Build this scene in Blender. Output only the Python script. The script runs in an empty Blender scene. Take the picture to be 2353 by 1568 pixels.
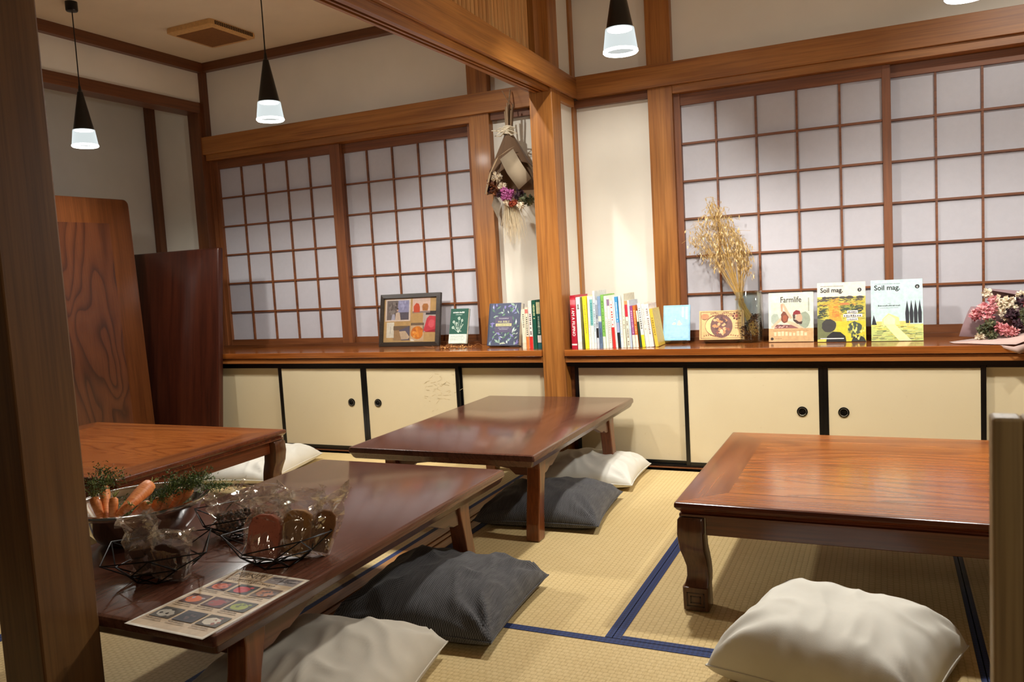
import bpy, bmesh, math, random
from mathutils import Vector, Matrix, noise
from math import sin, cos, pi, radians, atan2, sqrt, hypot

random.seed(11)
S = bpy.context.scene
COL = S.collection
E0 = .985                      # eye height

# ------------------------------------------------------------------ colour / material helpers
def lin(c):
    out = []
    for v in c[:3]:
        v = v / 255.0
        out.append(v / 12.92 if v <= .04045 else ((v + .055) / 1.055) ** 2.4)
    return (out[0], out[1], out[2], 1.0)

class NT:
    def __init__(self, name):
        self.m = bpy.data.materials.new(name); self.m.use_nodes = True
        self.t = self.m.node_tree; self.n = self.t.nodes; self.l = self.t.links
        self.b = self.n['Principled BSDF']; self.out = self.n['Material Output']
    def node(self, typ, **kw):
        nd = self.n.new(typ)
        for k, v in kw.items():
            if k.startswith('_'): setattr(nd, k[1:], v)
            else: nd.inputs[k.replace('__', ' ')].default_value = v
        return nd
    def link(self, a, b): self.l.new(a, b)
    def coord(self, scale=(1, 1, 1), rot=(0, 0, 0), loc=(0, 0, 0)):
        tc = self.n.new('ShaderNodeTexCoord'); mp = self.n.new('ShaderNodeMapping')
        mp.inputs['Scale'].default_value = scale; mp.inputs['Rotation'].default_value = rot
        mp.inputs['Location'].default_value = loc
        self.link(tc.outputs['Object'], mp.inputs['Vector']); return mp.outputs['Vector']
    def ramp(self, fac, stops):
        r = self.n.new('ShaderNodeValToRGB'); e = r.color_ramp.elements
        e[0].position, e[0].color = stops[0][0], lin(stops[0][1])
        e[1].position, e[1].color = stops[-1][0], lin(stops[-1][1])
        for p, c in stops[1:-1]:
            x = e.new(p); x.color = lin(c)
        self.link(fac, r.inputs['Fac']); return r.outputs['Color']
    def mix(self, fac, a, b, mode='MIX'):
        m = self.n.new('ShaderNodeMix'); m.data_type = 'RGBA'; m.blend_type = mode
        for sock, v in ((m.inputs['Factor'], fac), (m.inputs['A'], a), (m.inputs['B'], b)):
            if hasattr(v, 'links') or hasattr(v, 'is_linked'): self.link(v, sock)
            else: sock.default_value = v
        return m.outputs['Result']
    def math(self, op, a, b=None):
        m = self.n.new('ShaderNodeMath'); m.operation = op
        for i, v in enumerate((a, b)):
            if v is None: continue
            if hasattr(v, 'is_linked'): self.link(v, m.inputs[i])
            else: m.inputs[i].default_value = v
        return m.outputs[0]
    def bump(self, h, strength=.2, dist=.001):
        b = self.n.new('ShaderNodeBump'); b.inputs['Strength'].default_value = strength
        b.inputs['Distance'].default_value = dist
        self.link(h, b.inputs['Height']); self.link(b.outputs['Normal'], self.b.inputs['Normal'])
    def noise(self, vec, scale, detail=3, rough=.55, dist=0):
        n = self.node('ShaderNodeTexNoise'); n.inputs['Scale'].default_value = scale
        n.inputs['Detail'].default_value = detail; n.inputs['Roughness'].default_value = rough
        n.inputs['Distortion'].default_value = dist
        self.link(vec, n.inputs['Vector']); return n.outputs['Fac']
    def set(self, col=None, rough=None, metal=None, coat=None, spec=None):
        if col is not None:
            if hasattr(col, 'is_linked'): self.link(col, self.b.inputs['Base Color'])
            else: self.b.inputs['Base Color'].default_value = lin(col)
        if rough is not None: self.b.inputs['Roughness'].default_value = rough
        if metal is not None: self.b.inputs['Metallic'].default_value = metal
        if coat is not None: self.b.inputs['Coat Weight'].default_value = coat; self.b.inputs['Coat Roughness'].default_value = .12
        if spec is not None: self.b.inputs['Specular IOR Level'].default_value = spec
        return self.m

_flat = {}
def flat(c, rough=.55, metal=0, name=None):
    k = (tuple(c), rough, metal)
    if k not in _flat:
        t = NT(name or 'colour_%02x%02x%02x' % tuple(int(v) for v in c[:3]))
        v = t.coord((1, 1, 1)); n = t.noise(v, 60, 2)
        a = [max(0, x * .95) for x in c]; b = [min(255, x * 1.04) for x in c]
        t.set(t.ramp(n, [(.3, a), (.7, b)]), rough, metal); _flat[k] = t.m
    return _flat[k]

_wood = {}
def wood(axis, dark, mid, light, rough=.4, coat=0., fine=1.0, ring=0.0, key=None, off=0.0):
    """straight grained timber, grain running along 'axis'"""
    k = (axis, tuple(dark), tuple(mid), tuple(light), rough, coat, fine, ring, off)
    if k in _wood: return _wood[k]
    t = NT('wood_' + axis.lower())
    s = {'X': (.9, 14, 14), 'Y': (14, .9, 14), 'Z': (14, 14, .9)}[axis]
    s2 = {'X': (1.2, 60, 60), 'Y': (60, 1.2, 60), 'Z': (60, 60, 1.2)}[axis]
    n1 = t.noise(t.coord(s, loc=(off, off * 2, off)), 1.6 * fine, 4, .6, .4)
    n2 = t.noise(t.coord(s2, loc=(off, off, off)), 2.2 * fine, 3, .6)
    base = t.ramp(n1, [(.28, dark), (.5, mid), (.74, light)])
    streak = t.ramp(n2, [(.30, (150, 140, 130)), (.55, (255, 255, 255))])
    col = t.mix(.45, base, streak, 'MULTIPLY')
    t.set(col, rough, 0, coat)
    t.bump(n2, .08, .0005)
    _wood[k] = t.m; return t.m

def figured(name, axis, dark, mid, light, line, rough=.25, coat=.3, sc=1.0, off=(0, 0, 0), linew=.5, squash=.12, rings=26.0):
    """cathedral grained panel: ring lines of a plain-sawn board"""
    t = NT(name)
    s = {'X': (squash, 1, 1), 'Y': (1, squash, 1), 'Z': (1, 1, squash)}[axis]
    v = t.coord(tuple(x * sc for x in s), loc=off)
    big = t.noise(v, 3.2, 2, .5, .5)
    h = t.math('MULTIPLY', big, rings)
    saw = t.math('FRACT', h)
    s2 = {'X': (2, 70, 70), 'Y': (70, 2, 70), 'Z': (70, 70, 2)}[axis]
    fn = t.noise(t.coord(s2), 3.0, 3, .6)
    base = t.ramp(saw, [(.0, line), (linew * .28, mid), (.62, light), (.93, mid), (1., line)])
    tone = t.noise(t.coord((2, 2, 2)), 1.3, 2)
    base2 = t.mix(.35, base, t.ramp(tone, [(.3, dark), (.7, light)]))
    st = t.ramp(fn, [(.3, (175, 165, 160)), (.6, (255, 255, 255))])
    t.set(t.mix(.5, base2, st, 'MULTIPLY'), rough, 0, coat)
    t.bump(saw, .012, .0005)
    return t.m

OR_D, OR_M, OR_L = (134, 80, 32), (162, 102, 43), (182, 121, 58)
def post_wood(axis='Z', off=0.): return wood(axis, OR_D, OR_M, OR_L, .42, .10, off=off)
def brown_wood(axis='X'): return wood(axis, (86, 46, 22), (106, 60, 29), (122, 72, 38), .42, .1)
def shoji_wood(axis='Z'): return wood(axis, (104, 58, 28), (128, 74, 38), (146, 88, 48), .5, 0.)
def table_wood(axis='Y'): return wood(axis, (84, 48, 34), (104, 62, 44), (118, 74, 54), .3, .2)
def table_red_shaded(axis='X'): return wood(axis, (74, 32, 14), (98, 44, 20), (114, 56, 28), .24, .35)  # edges and aprons: shade of sides facing away from the lamps put into the colour
def table_red(axis='X'): return wood(axis, (120, 62, 28), (150, 84, 38), (172, 102, 50), .26, .3)

def plaster(name, c, bumpy=.25):
    t = NT(name)
    v = t.coord((1, 1, 1))
    n = t.noise(v, 260, 3); n2 = t.noise(v, 3, 3)
    a = [x * .965 for x in c]
    t.set(t.ramp(n2, [(.35, a), (.7, c)]), .92)
    t.bump(n, bumpy, .001)
    return t.m

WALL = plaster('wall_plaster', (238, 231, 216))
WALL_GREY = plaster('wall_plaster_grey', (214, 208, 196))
CEIL = plaster('ceiling_paper', (232, 214, 186), .1)
def paper_mat(name, c, trans=.25, rough=.35):
    t = NT(name); v = t.coord()
    n = t.noise(v, 35, 5, .7); n2 = t.noise(v, 2.5, 3)
    col = t.mix(.5, t.ramp(n, [(.35, [x * .97 for x in c]), (.65, c)]), t.ramp(n2, [(.3, [x * .96 for x in c]), (.7, c)]))
    t.set(col, rough, 0, 0, .35)
    tr = t.node('ShaderNodeBsdfTranslucent'); t.link(col, tr.inputs['Color'])
    mx = t.node('ShaderNodeMixShader'); mx.inputs[0].default_value = trans
    t.link(t.b.outputs[0], mx.inputs[1]); t.link(tr.outputs[0], mx.inputs[2]); t.link(mx.outputs[0], t.out.inputs['Surface'])
    return t.m
SHOJI = paper_mat('shoji_paper', (222, 219, 224), .22, .42)
BLACK = flat((10, 9, 9), .28, 0, 'black_lacquer')

def tatami_mat(name, axis):
    t = NT(name)
    # ribs every 15 mm across, warp stitches every 9 mm along
    v = t.coord((1, 1, 1))
    sep = t.node('ShaderNodeSeparateXYZ'); t.link(v, sep.inputs[0])
    a, b = (sep.outputs['X'], sep.outputs['Y']) if axis == 'Y' else (sep.outputs['Y'], sep.outputs['X'])
    ra = t.math('ABSOLUTE', t.math('SINE', t.math('MULTIPLY', a, pi / .0165)))
    row = t.math('FLOOR', t.math('DIVIDE', a, .0165))
    sh = t.math('MULTIPLY', t.math('MODULO', row, 2.0), .009)
    rb = t.math('ABSOLUTE', t.math('SINE', t.math('MULTIPLY', t.math('ADD', b, sh), pi / .018)))
    h = t.math('MULTIPLY', t.math('POWER', ra, .55), t.math('POWER', rb, .45))
    n = t.noise(t.coord((90, 6, 1) if axis == 'X' else (6, 90, 1)), 3, 4, .7)
    n2 = t.noise(v, 1.8, 3)
    col = t.ramp(n, [(.25, (190, 162, 108)), (.5, (210, 186, 134)), (.78, (224, 204, 156))])
    col = t.mix(.62, col, t.ramp(h, [(.05, (176, 148, 100)), (.55, (255, 251, 242))]), 'MULTIPLY')
    col = t.mix(.25, col, t.ramp(n2, [(.3, (196, 170, 116)), (.7, (222, 202, 154))]))
    t.set(col, .62, 0, 0, .3); t.bump(h, .5, .0012)
    return t.m
TAT_Y, TAT_X = tatami_mat('tatami_rush_a', 'Y'), tatami_mat('tatami_rush_b', 'X')
def blue_cloth():
    t = NT('blue_brocade'); v = t.coord((1, 1, 1), (0, 0, pi / 4))
    ck = t.node('ShaderNodeTexChecker', Scale=110.); t.link(v, ck.inputs['Vector'])
    ck.inputs['Color1'].default_value = lin((20, 34, 76)); ck.inputs['Color2'].default_value = lin((30, 50, 102))
    t.set(ck.outputs['Color'], .75); t.bump(ck.outputs['Fac'], .2, .0006); return t.m
BLUE = blue_cloth()

def cloth(name, c, dark=None, check=0, bump=.3):
    t = NT(name); v = t.coord((1, 1, 1))
    n = t.noise(v, 700, 2)
    if check:
        sep = t.node('ShaderNodeSeparateXYZ'); t.link(v, sep.inputs[0])
        ax = t.math('SINE', t.math('MULTIPLY', sep.outputs['X'], 2 * pi / .007))
        ay = t.math('SINE', t.math('MULTIPLY', sep.outputs['Y'], 2 * pi / .006))
        h = t.math('ADD', t.math('MULTIPLY', t.math('MULTIPLY', ax, ay), .5), t.math('MULTIPLY', n, .9))
        nn = t.noise(t.coord((260, 9, 9)), 2, 3)
        col = t.ramp(h, [(.1, dark), (.45, c), (.95, [min(255, x * 1.5) for x in c])])
        col = t.mix(.35, col, t.ramp(nn, [(.35, dark), (.7, [min(255, x * 1.35) for x in c])]))
    else:
        h = n
        nl = t.noise(v, 9, 3)
        col = t.ramp(nl, [(.3, [x * .96 for x in c]), (.7, c)])
    t.set(col, .9, 0, 0, .2); t.b.inputs['Sheen Weight'].default_value = .15
    t.bump(h, bump, .0008); return t.m
CUSH_WHITE = cloth('cotton_white', (226, 222, 210))
CUSH_GREY = cloth('cotton_pale_grey', (204, 196, 180))
CUSH_DARK = cloth('woven_charcoal', (80, 79, 80), (37, 36, 38), 1, .5)

def glass(name, c=(255, 255, 255), rough=0.0, ior=1.45):
    t = NT(name); t.set(c, rough); t.b.inputs['Transmission Weight'].default_value = 1; t.b.inputs['IOR'].default_value = ior
    return t.m
def film(name, tint=(235, 235, 235), gloss=.16, haze=0.0):
    t = NT(name)
    tr = t.node('ShaderNodeBsdfTransparent'); tr.inputs['Color'].default_value = lin(tint)
    gl = t.node('ShaderNodeBsdfGlossy'); gl.inputs['Roughness'].default_value = .06
    gl.inputs['Color'].default_value = lin((255, 250, 240))
    lw = t.node('ShaderNodeLayerWeight'); lw.inputs['Blend'].default_value = .35
    f = t.math('ADD', t.math('MULTIPLY', lw.outputs['Facing'], .5), gloss)
    mx = t.node('ShaderNodeMixShader'); t.link(f, mx.inputs[0])
    t.link(tr.outputs[0], mx.inputs[1]); t.link(gl.outputs[0], mx.inputs[2])
    last = mx
    if haze:
        v = t.coord((1, 1, 1)); nz = t.noise(v, 17, 2, .5, 1.2)
        bp = t.n.new('ShaderNodeBump'); bp.inputs['Strength'].default_value = .6; bp.inputs['Distance'].default_value = .016
        t.link(nz, bp.inputs['Height']); t.link(bp.outputs['Normal'], gl.inputs['Normal'])
        df = t.node('ShaderNodeBsdfDiffuse'); df.inputs['Color'].default_value = lin((236, 236, 232))
        last = t.node('ShaderNodeMixShader'); last.inputs[0].default_value = haze
        t.link(mx.outputs[0], last.inputs[1]); t.link(df.outputs[0], last.inputs[2])
    t.link(last.outputs[0], t.out.inputs['Surface'])
    return t.m
FILM = film('clear_film', (251, 251, 250), .15, .03)
ACRYL = film('clear_acrylic', (235, 240, 240), .12)
def emis(name, c, s):
    t = NT(name); t.set(c, .5)
    t.b.inputs['Emission Color'].default_value = lin(c); t.b.inputs['Emission Strength'].default_value = s
    return t.m
STEEL = NT('stainless_steel'); STEEL.set((200, 200, 200), .12, 1); STEEL = STEEL.m

# ------------------------------------------------------------------ mesh helpers
def bm_new(): return bmesh.new()
def quadface(bm, vs, mi=0):
    try:
        f = bm.faces.new(vs); f.material_index = mi; return f
    except ValueError: return None
def box(bm, x0, x1, y0, y1, z0, z1, mi=0):
    v = [bm.verts.new(p) for p in ((x0, y0, z0), (x1, y0, z0), (x1, y1, z0), (x0, y1, z0), (x0, y0, z1), (x1, y0, z1), (x1, y1, z1), (x0, y1, z1))]
    for q in ((0, 3, 2, 1), (4, 5, 6, 7), (0, 1, 5, 4), (1, 2, 6, 5), (2, 3, 7, 6), (3, 0, 4, 7)): quadface(bm, [v[i] for i in q], mi)
    return v
def prism(bm, poly, axis, a, b, mi=0, shift=(0, 0, 0)):
    """extrude a 2D polygon along axis from a to b. axis X: poly=(y,z); Y: (x,z); Z: (x,y). shift added at end b"""
    def p3(p, t, sh):
        q = {'X': (t, p[0], p[1]), 'Y': (p[0], t, p[1]), 'Z': (p[0], p[1], t)}[axis]
        return (q[0] + sh[0], q[1] + sh[1], q[2] + sh[2])
    A = [bm.verts.new(p3(p, a, (0, 0, 0))) for p in poly]; B = [bm.verts.new(p3(p, b, shift)) for p in poly]
    n = len(poly)
    quadface(bm, A[::-1], mi); quadface(bm, B, mi)
    for i in range(n): quadface(bm, [A[i], A[(i + 1) % n], B[(i + 1) % n], B[i]], mi)
def loft(bm, rings, cap=True, mi=0, closed=True):
    R = [[bm.verts.new(p) for p in r] for r in rings]
    n = len(R[0])
    for i in range(len(R) - 1):
        for j in range(n if closed else n - 1):
            quadface(bm, [R[i][j], R[i][(j + 1) % n], R[i + 1][(j + 1) % n], R[i + 1][j]], mi)
    if cap: quadface(bm, R[0][::-1], mi); quadface(bm, R[-1], mi)
    return R
def circ(r, z, n=24, cx=0, cy=0, ry=None):
    return [(cx + r * cos(2 * pi * i / n), cy + (ry or r) * sin(2 * pi * i / n), z) for i in range(n)]
def lathe(bm, prof, n=32, cx=0, cy=0, cap=True, mi=0): loft(bm, [circ(r, z, n, cx, cy) for r, z in prof], cap, mi)
def tube(bm, pts, r, n=6, mi=0, r1=None, cap=True):
    pts = [Vector(p) for p in pts]; rings = []
    for i, p in enumerate(pts):
        d = (pts[min(i + 1, len(pts) - 1)] - pts[max(i - 1, 0)])
        if d.length < 1e-9: d = Vector((0, 0, 1))
        d.normalize(); a = d.cross(Vector((0, 0, 1)) if abs(d.z) < .95 else Vector((1, 0, 0))).normalized(); b = d.cross(a)
        rr = r if r1 is None else r + (r1 - r) * i / max(1, len(pts) - 1)
        rings.append([p + (a * cos(2 * pi * k / n) + b * sin(2 * pi * k / n)) * rr for k in range(n)])
    loft(bm, rings, cap, mi)
def rrect(w, d, r, z, cx=0, cy=0, k=4):
    pts = []
    for sx, sy, a0 in ((1, 1, 0), (-1, 1, pi / 2), (-1, -1, pi), (1, -1, 3 * pi / 2)):
        for i in range(k + 1):
            a = a0 + pi / 2 * i / k
            pts.append((cx + sx * (w / 2 - r) + r * cos(a), cy + sy * (d / 2 - r) + r * sin(a), z))
    return pts
def blob(bm, c, rx, ry, rz, seg=8, mi=0, rot=None, jitter=0):
    M = rot or Matrix.Identity(3); c = Vector(c); rings = []
    for i in range(1, seg // 2 + 1):
        th = pi * i / (seg // 2 + 1); ring = []
        for k in range(seg):
            a = 2 * pi * k / seg; j = 1 + random.uniform(-jitter, jitter)
            ring.append(c + M @ Vector((rx * sin(th) * cos(a) * j, ry * sin(th) * sin(a) * j, -rz * cos(th) * j)))
        rings.append(ring)
    loft(bm, rings, True, mi)
def leaf(bm, base, d, up, L, w, mi=0, curl=0.0):
    base, d, up = Vector(base), Vector(d).normalized(), Vector(up).normalized()
    s = d.cross(up)
    if s.length < 1e-5: s = d.cross(Vector((1, 0, 0)))
    s.normalize(); n = s.cross(d).normalized()
    p = [base, base + d * L * .4 + s * w / 2 + n * curl * .4, base + d * L + n * curl, base + d * L * .4 - s * w / 2 + n * curl * .4]
    m = base + d * L * .45 + n * (w * .15 + curl * .45)
    V = [bm.verts.new(x) for x in p]; M = bm.verts.new(m)
    for i in range(4): quadface(bm, [V[i], V[(i + 1) % 4], M], mi)
def mesh_obj(name, bm, mats, parent=None, smooth=None, loc=None, rot=None, bevel=0, recalc=True):
    if recalc: bmesh.ops.recalc_face_normals(bm, faces=bm.faces)
    me = bpy.data.meshes.new(name); bm.to_mesh(me); bm.free()
    if not isinstance(mats, (list, tuple)): mats = [mats]
    for m in mats: me.materials.append(m)
    if smooth is not None:
        for p in me.polygons: p.use_smooth = True
        me.set_sharp_from_angle(angle=radians(smooth))
    o = bpy.data.objects.new(name, me); COL.objects.link(o)
    if parent: o.parent = parent
    if loc: o.location = loc
    if rot: o.rotation_euler = rot
    if bevel:
        b = o.modifiers.new('bevel', 'BEVEL'); b.width = bevel; b.segments = 2; b.limit_method = 'ANGLE'; b.angle_limit = radians(40)
    return o
def tag(o, label, cat, group=None, kind=None):
    if label: o['label'] = label
    if cat: o['category'] = cat
    if group: o['group'] = group
    if kind: o['kind'] = kind
    return o
def thing(name, label, cat, loc=(0, 0, 0), rot=(0, 0, 0), group=None):
    o = bpy.data.objects.new(name, None); COL.objects.link(o); o.empty_display_size = .05
    o.location = loc; o.rotation_euler = rot; tag(o, label, cat, group); return o
def struct(name, bm, mats, **k):
    o = mesh_obj(name, bm, mats, **k)
    if o.parent is None: o['kind'] = 'structure'
    return o
def sbox(name, mats, *bx, parent=None, bevel=0.0):
    bm = bm_new()
    for b in bx: box(bm, *b)
    return struct(name, bm, mats, parent=parent, bevel=bevel)
def copy_tree(o, parent=None):
    c = o.copy(); COL.objects.link(c); c.parent = parent
    if parent: c.matrix_parent_inverse = o.matrix_parent_inverse.copy()
    for ch in [x for x in o.children]: copy_tree(ch, c)
    return c

# writing: built-in vector font turned into mesh
_txtcache = {}
def text_polys(s, size, align='LEFT', bold=0):
    cu = bpy.data.curves.new('t', 'FONT'); cu.body = s; cu.size = size; cu.align_x = align; cu.resolution_u = 3; cu.offset = size * bold
    o = bpy.data.objects.new('t', cu); COL.objects.link(o)
    dg = bpy.context.evaluated_depsgraph_get(); me = bpy.data.meshes.new_from_object(o.evaluated_get(dg))
    polys = [[(me.vertices[i].co.x, me.vertices[i].co.y) for i in p.vertices] for p in me.polygons]
    bpy.data.objects.remove(o); bpy.data.curves.remove(cu); bpy.data.meshes.remove(me)
    return polys

class Art:
    """flat printing on a cover: coloured shapes laid on one another in a local x-z plane facing -y"""
    def __init__(self, eps=.00001): self.bm = bm_new(); self.mats = []; self.idx = {}; self.lay = 1; self.eps = eps
    def mi(self, c):
        m = c if isinstance(c, bpy.types.Material) else flat(c)
        if m.name not in self.idx: self.idx[m.name] = len(self.mats); self.mats.append(m)
        return self.idx[m.name]
    def poly(self, c, pts, same=False):
        if not same: self.lay += 1
        V = [self.bm.verts.new((p[0], -.0001 - self.lay * 1e-5, p[1])) for p in pts]
        quadface(self.bm, V, self.mi(c))
    def rect(self, c, x0, z0, x1, z1, same=False): self.poly(c, [(x0, z0), (x1, z0), (x1, z1), (x0, z1)], same)
    def disc(self, c, x, z, rx, rz=None, n=16, jit=0, same=False, a0=0):
        rz = rz or rx
        self.poly(c, [(x + rx * cos(a0 + 2 * pi * i / n) * (1 + random.uniform(-jit, jit)), z + rz * sin(a0 + 2 * pi * i / n) * (1 + random.uniform(-jit, jit))) for i in range(n)], same)
    def text(self, c, s, x, z, size, align='LEFT', sx=1.0, rot=0.0, bold=0):
        self.lay += 1
        for p in text_polys(s, size, align, bold):
            pts = [(a * sx, b) for a, b in p]
            self.poly(c, [(x + a * cos(rot) - b * sin(rot), z + a * sin(rot) + b * cos(rot)) for a, b in pts], True)
    def marks(self, c, x0, z, x1, h, n, vert=False):
        """a line of small illegible letter strokes"""
        self.lay += 1; w = (x1 - x0) / n
        for i in range(n):
            a = x0 + i * w
            if vert: self.rect(c, z - h / 2 * random.uniform(.7, 1), a, z + h / 2 * random.uniform(.7, 1), a + w * random.uniform(.5, .8), True)
            else: self.rect(c, a, z, a + w * random.uniform(.5, .8), z + h * random.uniform(.6, 1), True)
    def build(self, name, parent, loc=(0, 0, 0), rot=(0, 0, 0)):
        return mesh_obj(name, self.bm, self.mats, parent, loc=loc, rot=rot, recalc=False)

# ================================================================== THE SETTING
YW = 4.12                      # back wall plaster face
YS = 3.72                      # shelf front edge
ZS = .5856                     # shelf top
YC = 3.76                      # cupboard door face
CX0, CX1 = -1.568, -1.448      # column line between the two rooms
ZC = 2.45

# floor base
sbox('floor', brown_wood('X'), (-4.7, 2.2, -1.2, 4.4, -.12, -.012), (-4.7, 2.2, 3.735, 4.4, -.012, .012))
# tatami mats: straw body + blue cloth border(s)
def tatami(x0, x1, y0, y1, axis, label, borders):
    t = thing('tatami_mat', label, 'tatami mat', ((x0 + x1) / 2, (y0 + y1) / 2, 0), group='tatami mats on the floor')
    cx, cy = (x0 + x1) / 2, (y0 + y1) / 2
    bm = bm_new(); g = .0012
    box(bm, x0 - cx + g, x1 - cx - g, y0 - cy + g, y1 - cy - g, -.012, 0)
    mesh_obj('rush_cover', bm, TAT_X if axis == 'X' else TAT_Y, t)
    for b, w in borders.items():
        bm = bm_new()
        r = {'l': (x0 + g, x0 + w, y0 + g, y1 - g), 'r': (x1 - w, x1 - g, y0 + g, y1 - g), 'f': (x0 + g + borders.get('l', 0), x1 - g - borders.get('r', 0), y0 + g, y0 + w), 'b': (x0 + g + borders.get('l', 0), x1 - g - borders.get('r', 0), y1 - w, y1 - g)}[b]
        box(bm, r[0] - cx, r[1] - cx, r[2] - cy, r[3] - cy, -.011, .0012)
        mesh_obj('cloth_border', bm, BLUE, t)
tatami(-1.465, -.672, 1.972, 3.735, 'Y', 'tatami mat under the central table and its two cushions, beside the grooved threshold', {'l': .028, 'r': .02})
tatami(-.672, .2, 1.972, 3.735, 'Y', 'tatami mat under the left half of the red-brown table on the right', {'l': .022, 'r': .013, 'f': .02})
tatami(.2, 1.1, 1.972, 3.735, 'Y', 'tatami mat at the far right, half hidden by the signboard frame', {'l': .014, 'r': .02, 'f': .02})
tatami(-1.465, .3, 1.05, 1.972, 'X', 'tatami mat in the right foreground, in front of the dark and pale cushions', {'b': .03, 'f': .03})
tatami(.3, 2.1, 1.05, 1.972, 'X', 'tatami mat at the lower right edge behind the signboard frame', {'b': .03})
tatami(-2.37, -1.598, 1.98, 3.735, 'Y', 'tatami mat behind the dark foreground table, left of the threshold', {'l': .025, 'r': .022})
tatami(-2.37, -1.598, .2, 1.98, 'Y', 'tatami mat in the left foreground under the carrot table', {'l': .025, 'r': .022})
tatami(-3.2, -2.37, 1.98, 3.735, 'Y', 'tatami mat under the right end of the far left table and the white cushion', {'l': .02, 'r': .02})
tatami(-3.2, -2.37, .2, 1.98, 'Y', 'tatami mat at the lower left corner beyond the foreground column', {'l': .02, 'r': .025})
tatami(-4.04, -3.2, 1.98, 3.735, 'Y', 'tatami mat in the far left corner under the leaning table tops', {'l': .02, 'r': .02})
sbox('trim_1', brown_wood('X'), (-1.465, 2.2, 3.735, 3.757, -.01, .014), (-4.03, -1.598, 3.735, 3.757, -.01, .014))

# threshold with two grooves under the beam
bm = bm_new()
prism(bm, [(-1.597, -.012), (-1.466, -.012), (-1.466, .002), (-1.497, .002), (-1.497, -.001), (-1.514, -.001), (-1.514, .002), (-1.527, .002), (-1.527, -.001), (-1.544, -.001), (-1.544, .002), (-1.597, .002)], 'Y', 1.07, 3.735)
struct('trim_2', bm, wood('Y', (150, 98, 48), (176, 122, 66), (196, 146, 88), .45))

# walls
bm = bm_new()
box(bm, -2.02, -1.0, YW, YW + .1, .57, 1.86)                 # between the windows
box(bm, -4.6, 2.2, YW, YW + .1, 1.86, 2.6)                  # above the lintel
box(bm, -4.6, -4.05, YW, YW + .1, .57, 1.86)                # end of the recess
box(bm, 1.1, 2.2, YW, YW + .1, .57, 1.86)
box(bm, -4.6, 2.2, YW, YW + .1, 0, .57)
struct('wall_back', bm, WALL)
sbox('wall_left', WALL, (-4.14, -4.04, -.8, 4.11, 2.19, 2.6))
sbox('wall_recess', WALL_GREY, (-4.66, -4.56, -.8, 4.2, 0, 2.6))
sbox('wall_partition', WALL, (-1.532, -1.474, 3.851, YW, ZS, 2.45))
sbox('ceiling', CEIL, (-4.66, 2.2, -.8, 4.2, ZC, ZC + .06))
# trims: mawaribuchi, nageshi, posts
n_trim = [2]
def trim(mat, *b, bevel=.0015):
    n_trim[0] += 1
    return sbox('trim_%d' % n_trim[0], mat, *b, bevel=bevel)
DK = brown_wood('X'); DKY = brown_wood('Y')
trim(DK, (-4.04, 2.2, 4.075, YW, 2.397, ZC)); trim(DKY, (-4.04, -4.0, -.8, 4.075, 2.388, ZC))
trim(post_wood('X'), (-4.04, -1.53, 4.05, YW, 1.862, 1.974)); trim(post_wood('X', 3.), (-1.44, 2.2, 4.05, YW, 1.862, 1.974))     # lintel rail
trim(post_wood('X', 1.), (-4.03, -2.08, 4.07, YW + .09, 1.823, 1.862)); trim(post_wood('X', 2.), (-.94, 2.2, 4.07, YW + .09, 1.823, 1.862))
trim(DK, (-1.955, -1.535, 4.085, YW, 1.823, 1.862)); trim(DK, (-1.47, -1.065, 4.085, YW, 1.823, 1.862))
trim(post_wood('Z', 5.), (-2.08, -1.957, 4.07, YW, ZS, 1.862)); trim(post_wood('Z', 6.), (-2.08, -1.957, 4.07, YW, 1.974, 2.397))
trim(post_wood('Z', 7.), (-1.065, -.941, 4.07, YW, ZS, 1.862)); trim(post_wood('Z', 8.), (-1.065, -.941, 4.07, YW, 1.974, 2.4))
trim(post_wood('Z', 9.), (-1.503, -1.462, 4.07, YW, ZS, 1.862)); trim(post_wood('Z', 9.5), (-1.503, -1.462, 4.07, YW, 1.974, 2.4))
trim(brown_wood('Z'), (-4.13, -4.035, 4.04, 4.16, 0, 2.2)); trim(brown_wood('Z'), (-4.06, -4.012, 4.07, YW, 1.974, 2.397))
trim(brown_wood('Z'), (-4.556, -4.505, 4.07, YW, 0, 2.45))
trim(brown_wood('Y'), (-4.15, -4.025, -.8, 4.05, 2.128, 2.196))
trim(post_wood('Z', 11.), (CX0, CX1, 3.73, 3.851, 0, 2.45), bevel=.003)      # column by the shelf
trim(wood('Z', (92, 60, 28), (110, 74, 36), (126, 88, 46), .4, .12), (CX0, CX1, .944, 1.068, 0, 2.45), bevel=.004)   # column in the foreground
# beam between the columns: grooved kamoi and its face rails
bm = bm_new()
z0 = E0 + .865
prof = [(-1.535, z0), (-1.521, z0), (-1.521, z0 + .012), (-1.507, z0 + .012), (-1.507, z0), (-1.499, z0), (-1.499, z0 + .012), (-1.485, z0 + .012), (-1.485, z0), (-1.462, z0), (-1.462, z0 + .03), (-1.452, z0 + .03), (-1.452, z0 + .1), (-1.545, z0 + .1), (-1.545, z0 + .03), (-1.535, z0 + .03)]
prism(bm, prof, 'Y', 3.73, 1.07, shift=(0, 0, -.036))
n_trim[0] += 1; struct('trim_%d' % n_trim[0], bm, post_wood('Y', 2.))
bm = bm_new()
loft(bm, [[(-1.432, 4.05, E0 + .879), (-1.432, 4.05, E0 + .978), (-1.448, 4.05, E0 + .978), (-1.448, 4.05, E0 + .879)],
          [(-1.426, 1.07, E0 + .874), (-1.426, 1.07, E0 + 1.05), (-1.448, 1.07, E0 + 1.05), (-1.448, 1.07, E0 + .874)]])
n_trim[0] += 1; struct('trim_%d' % n_trim[0], bm, post_wood('Y', 4.), bevel=.0015)
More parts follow.
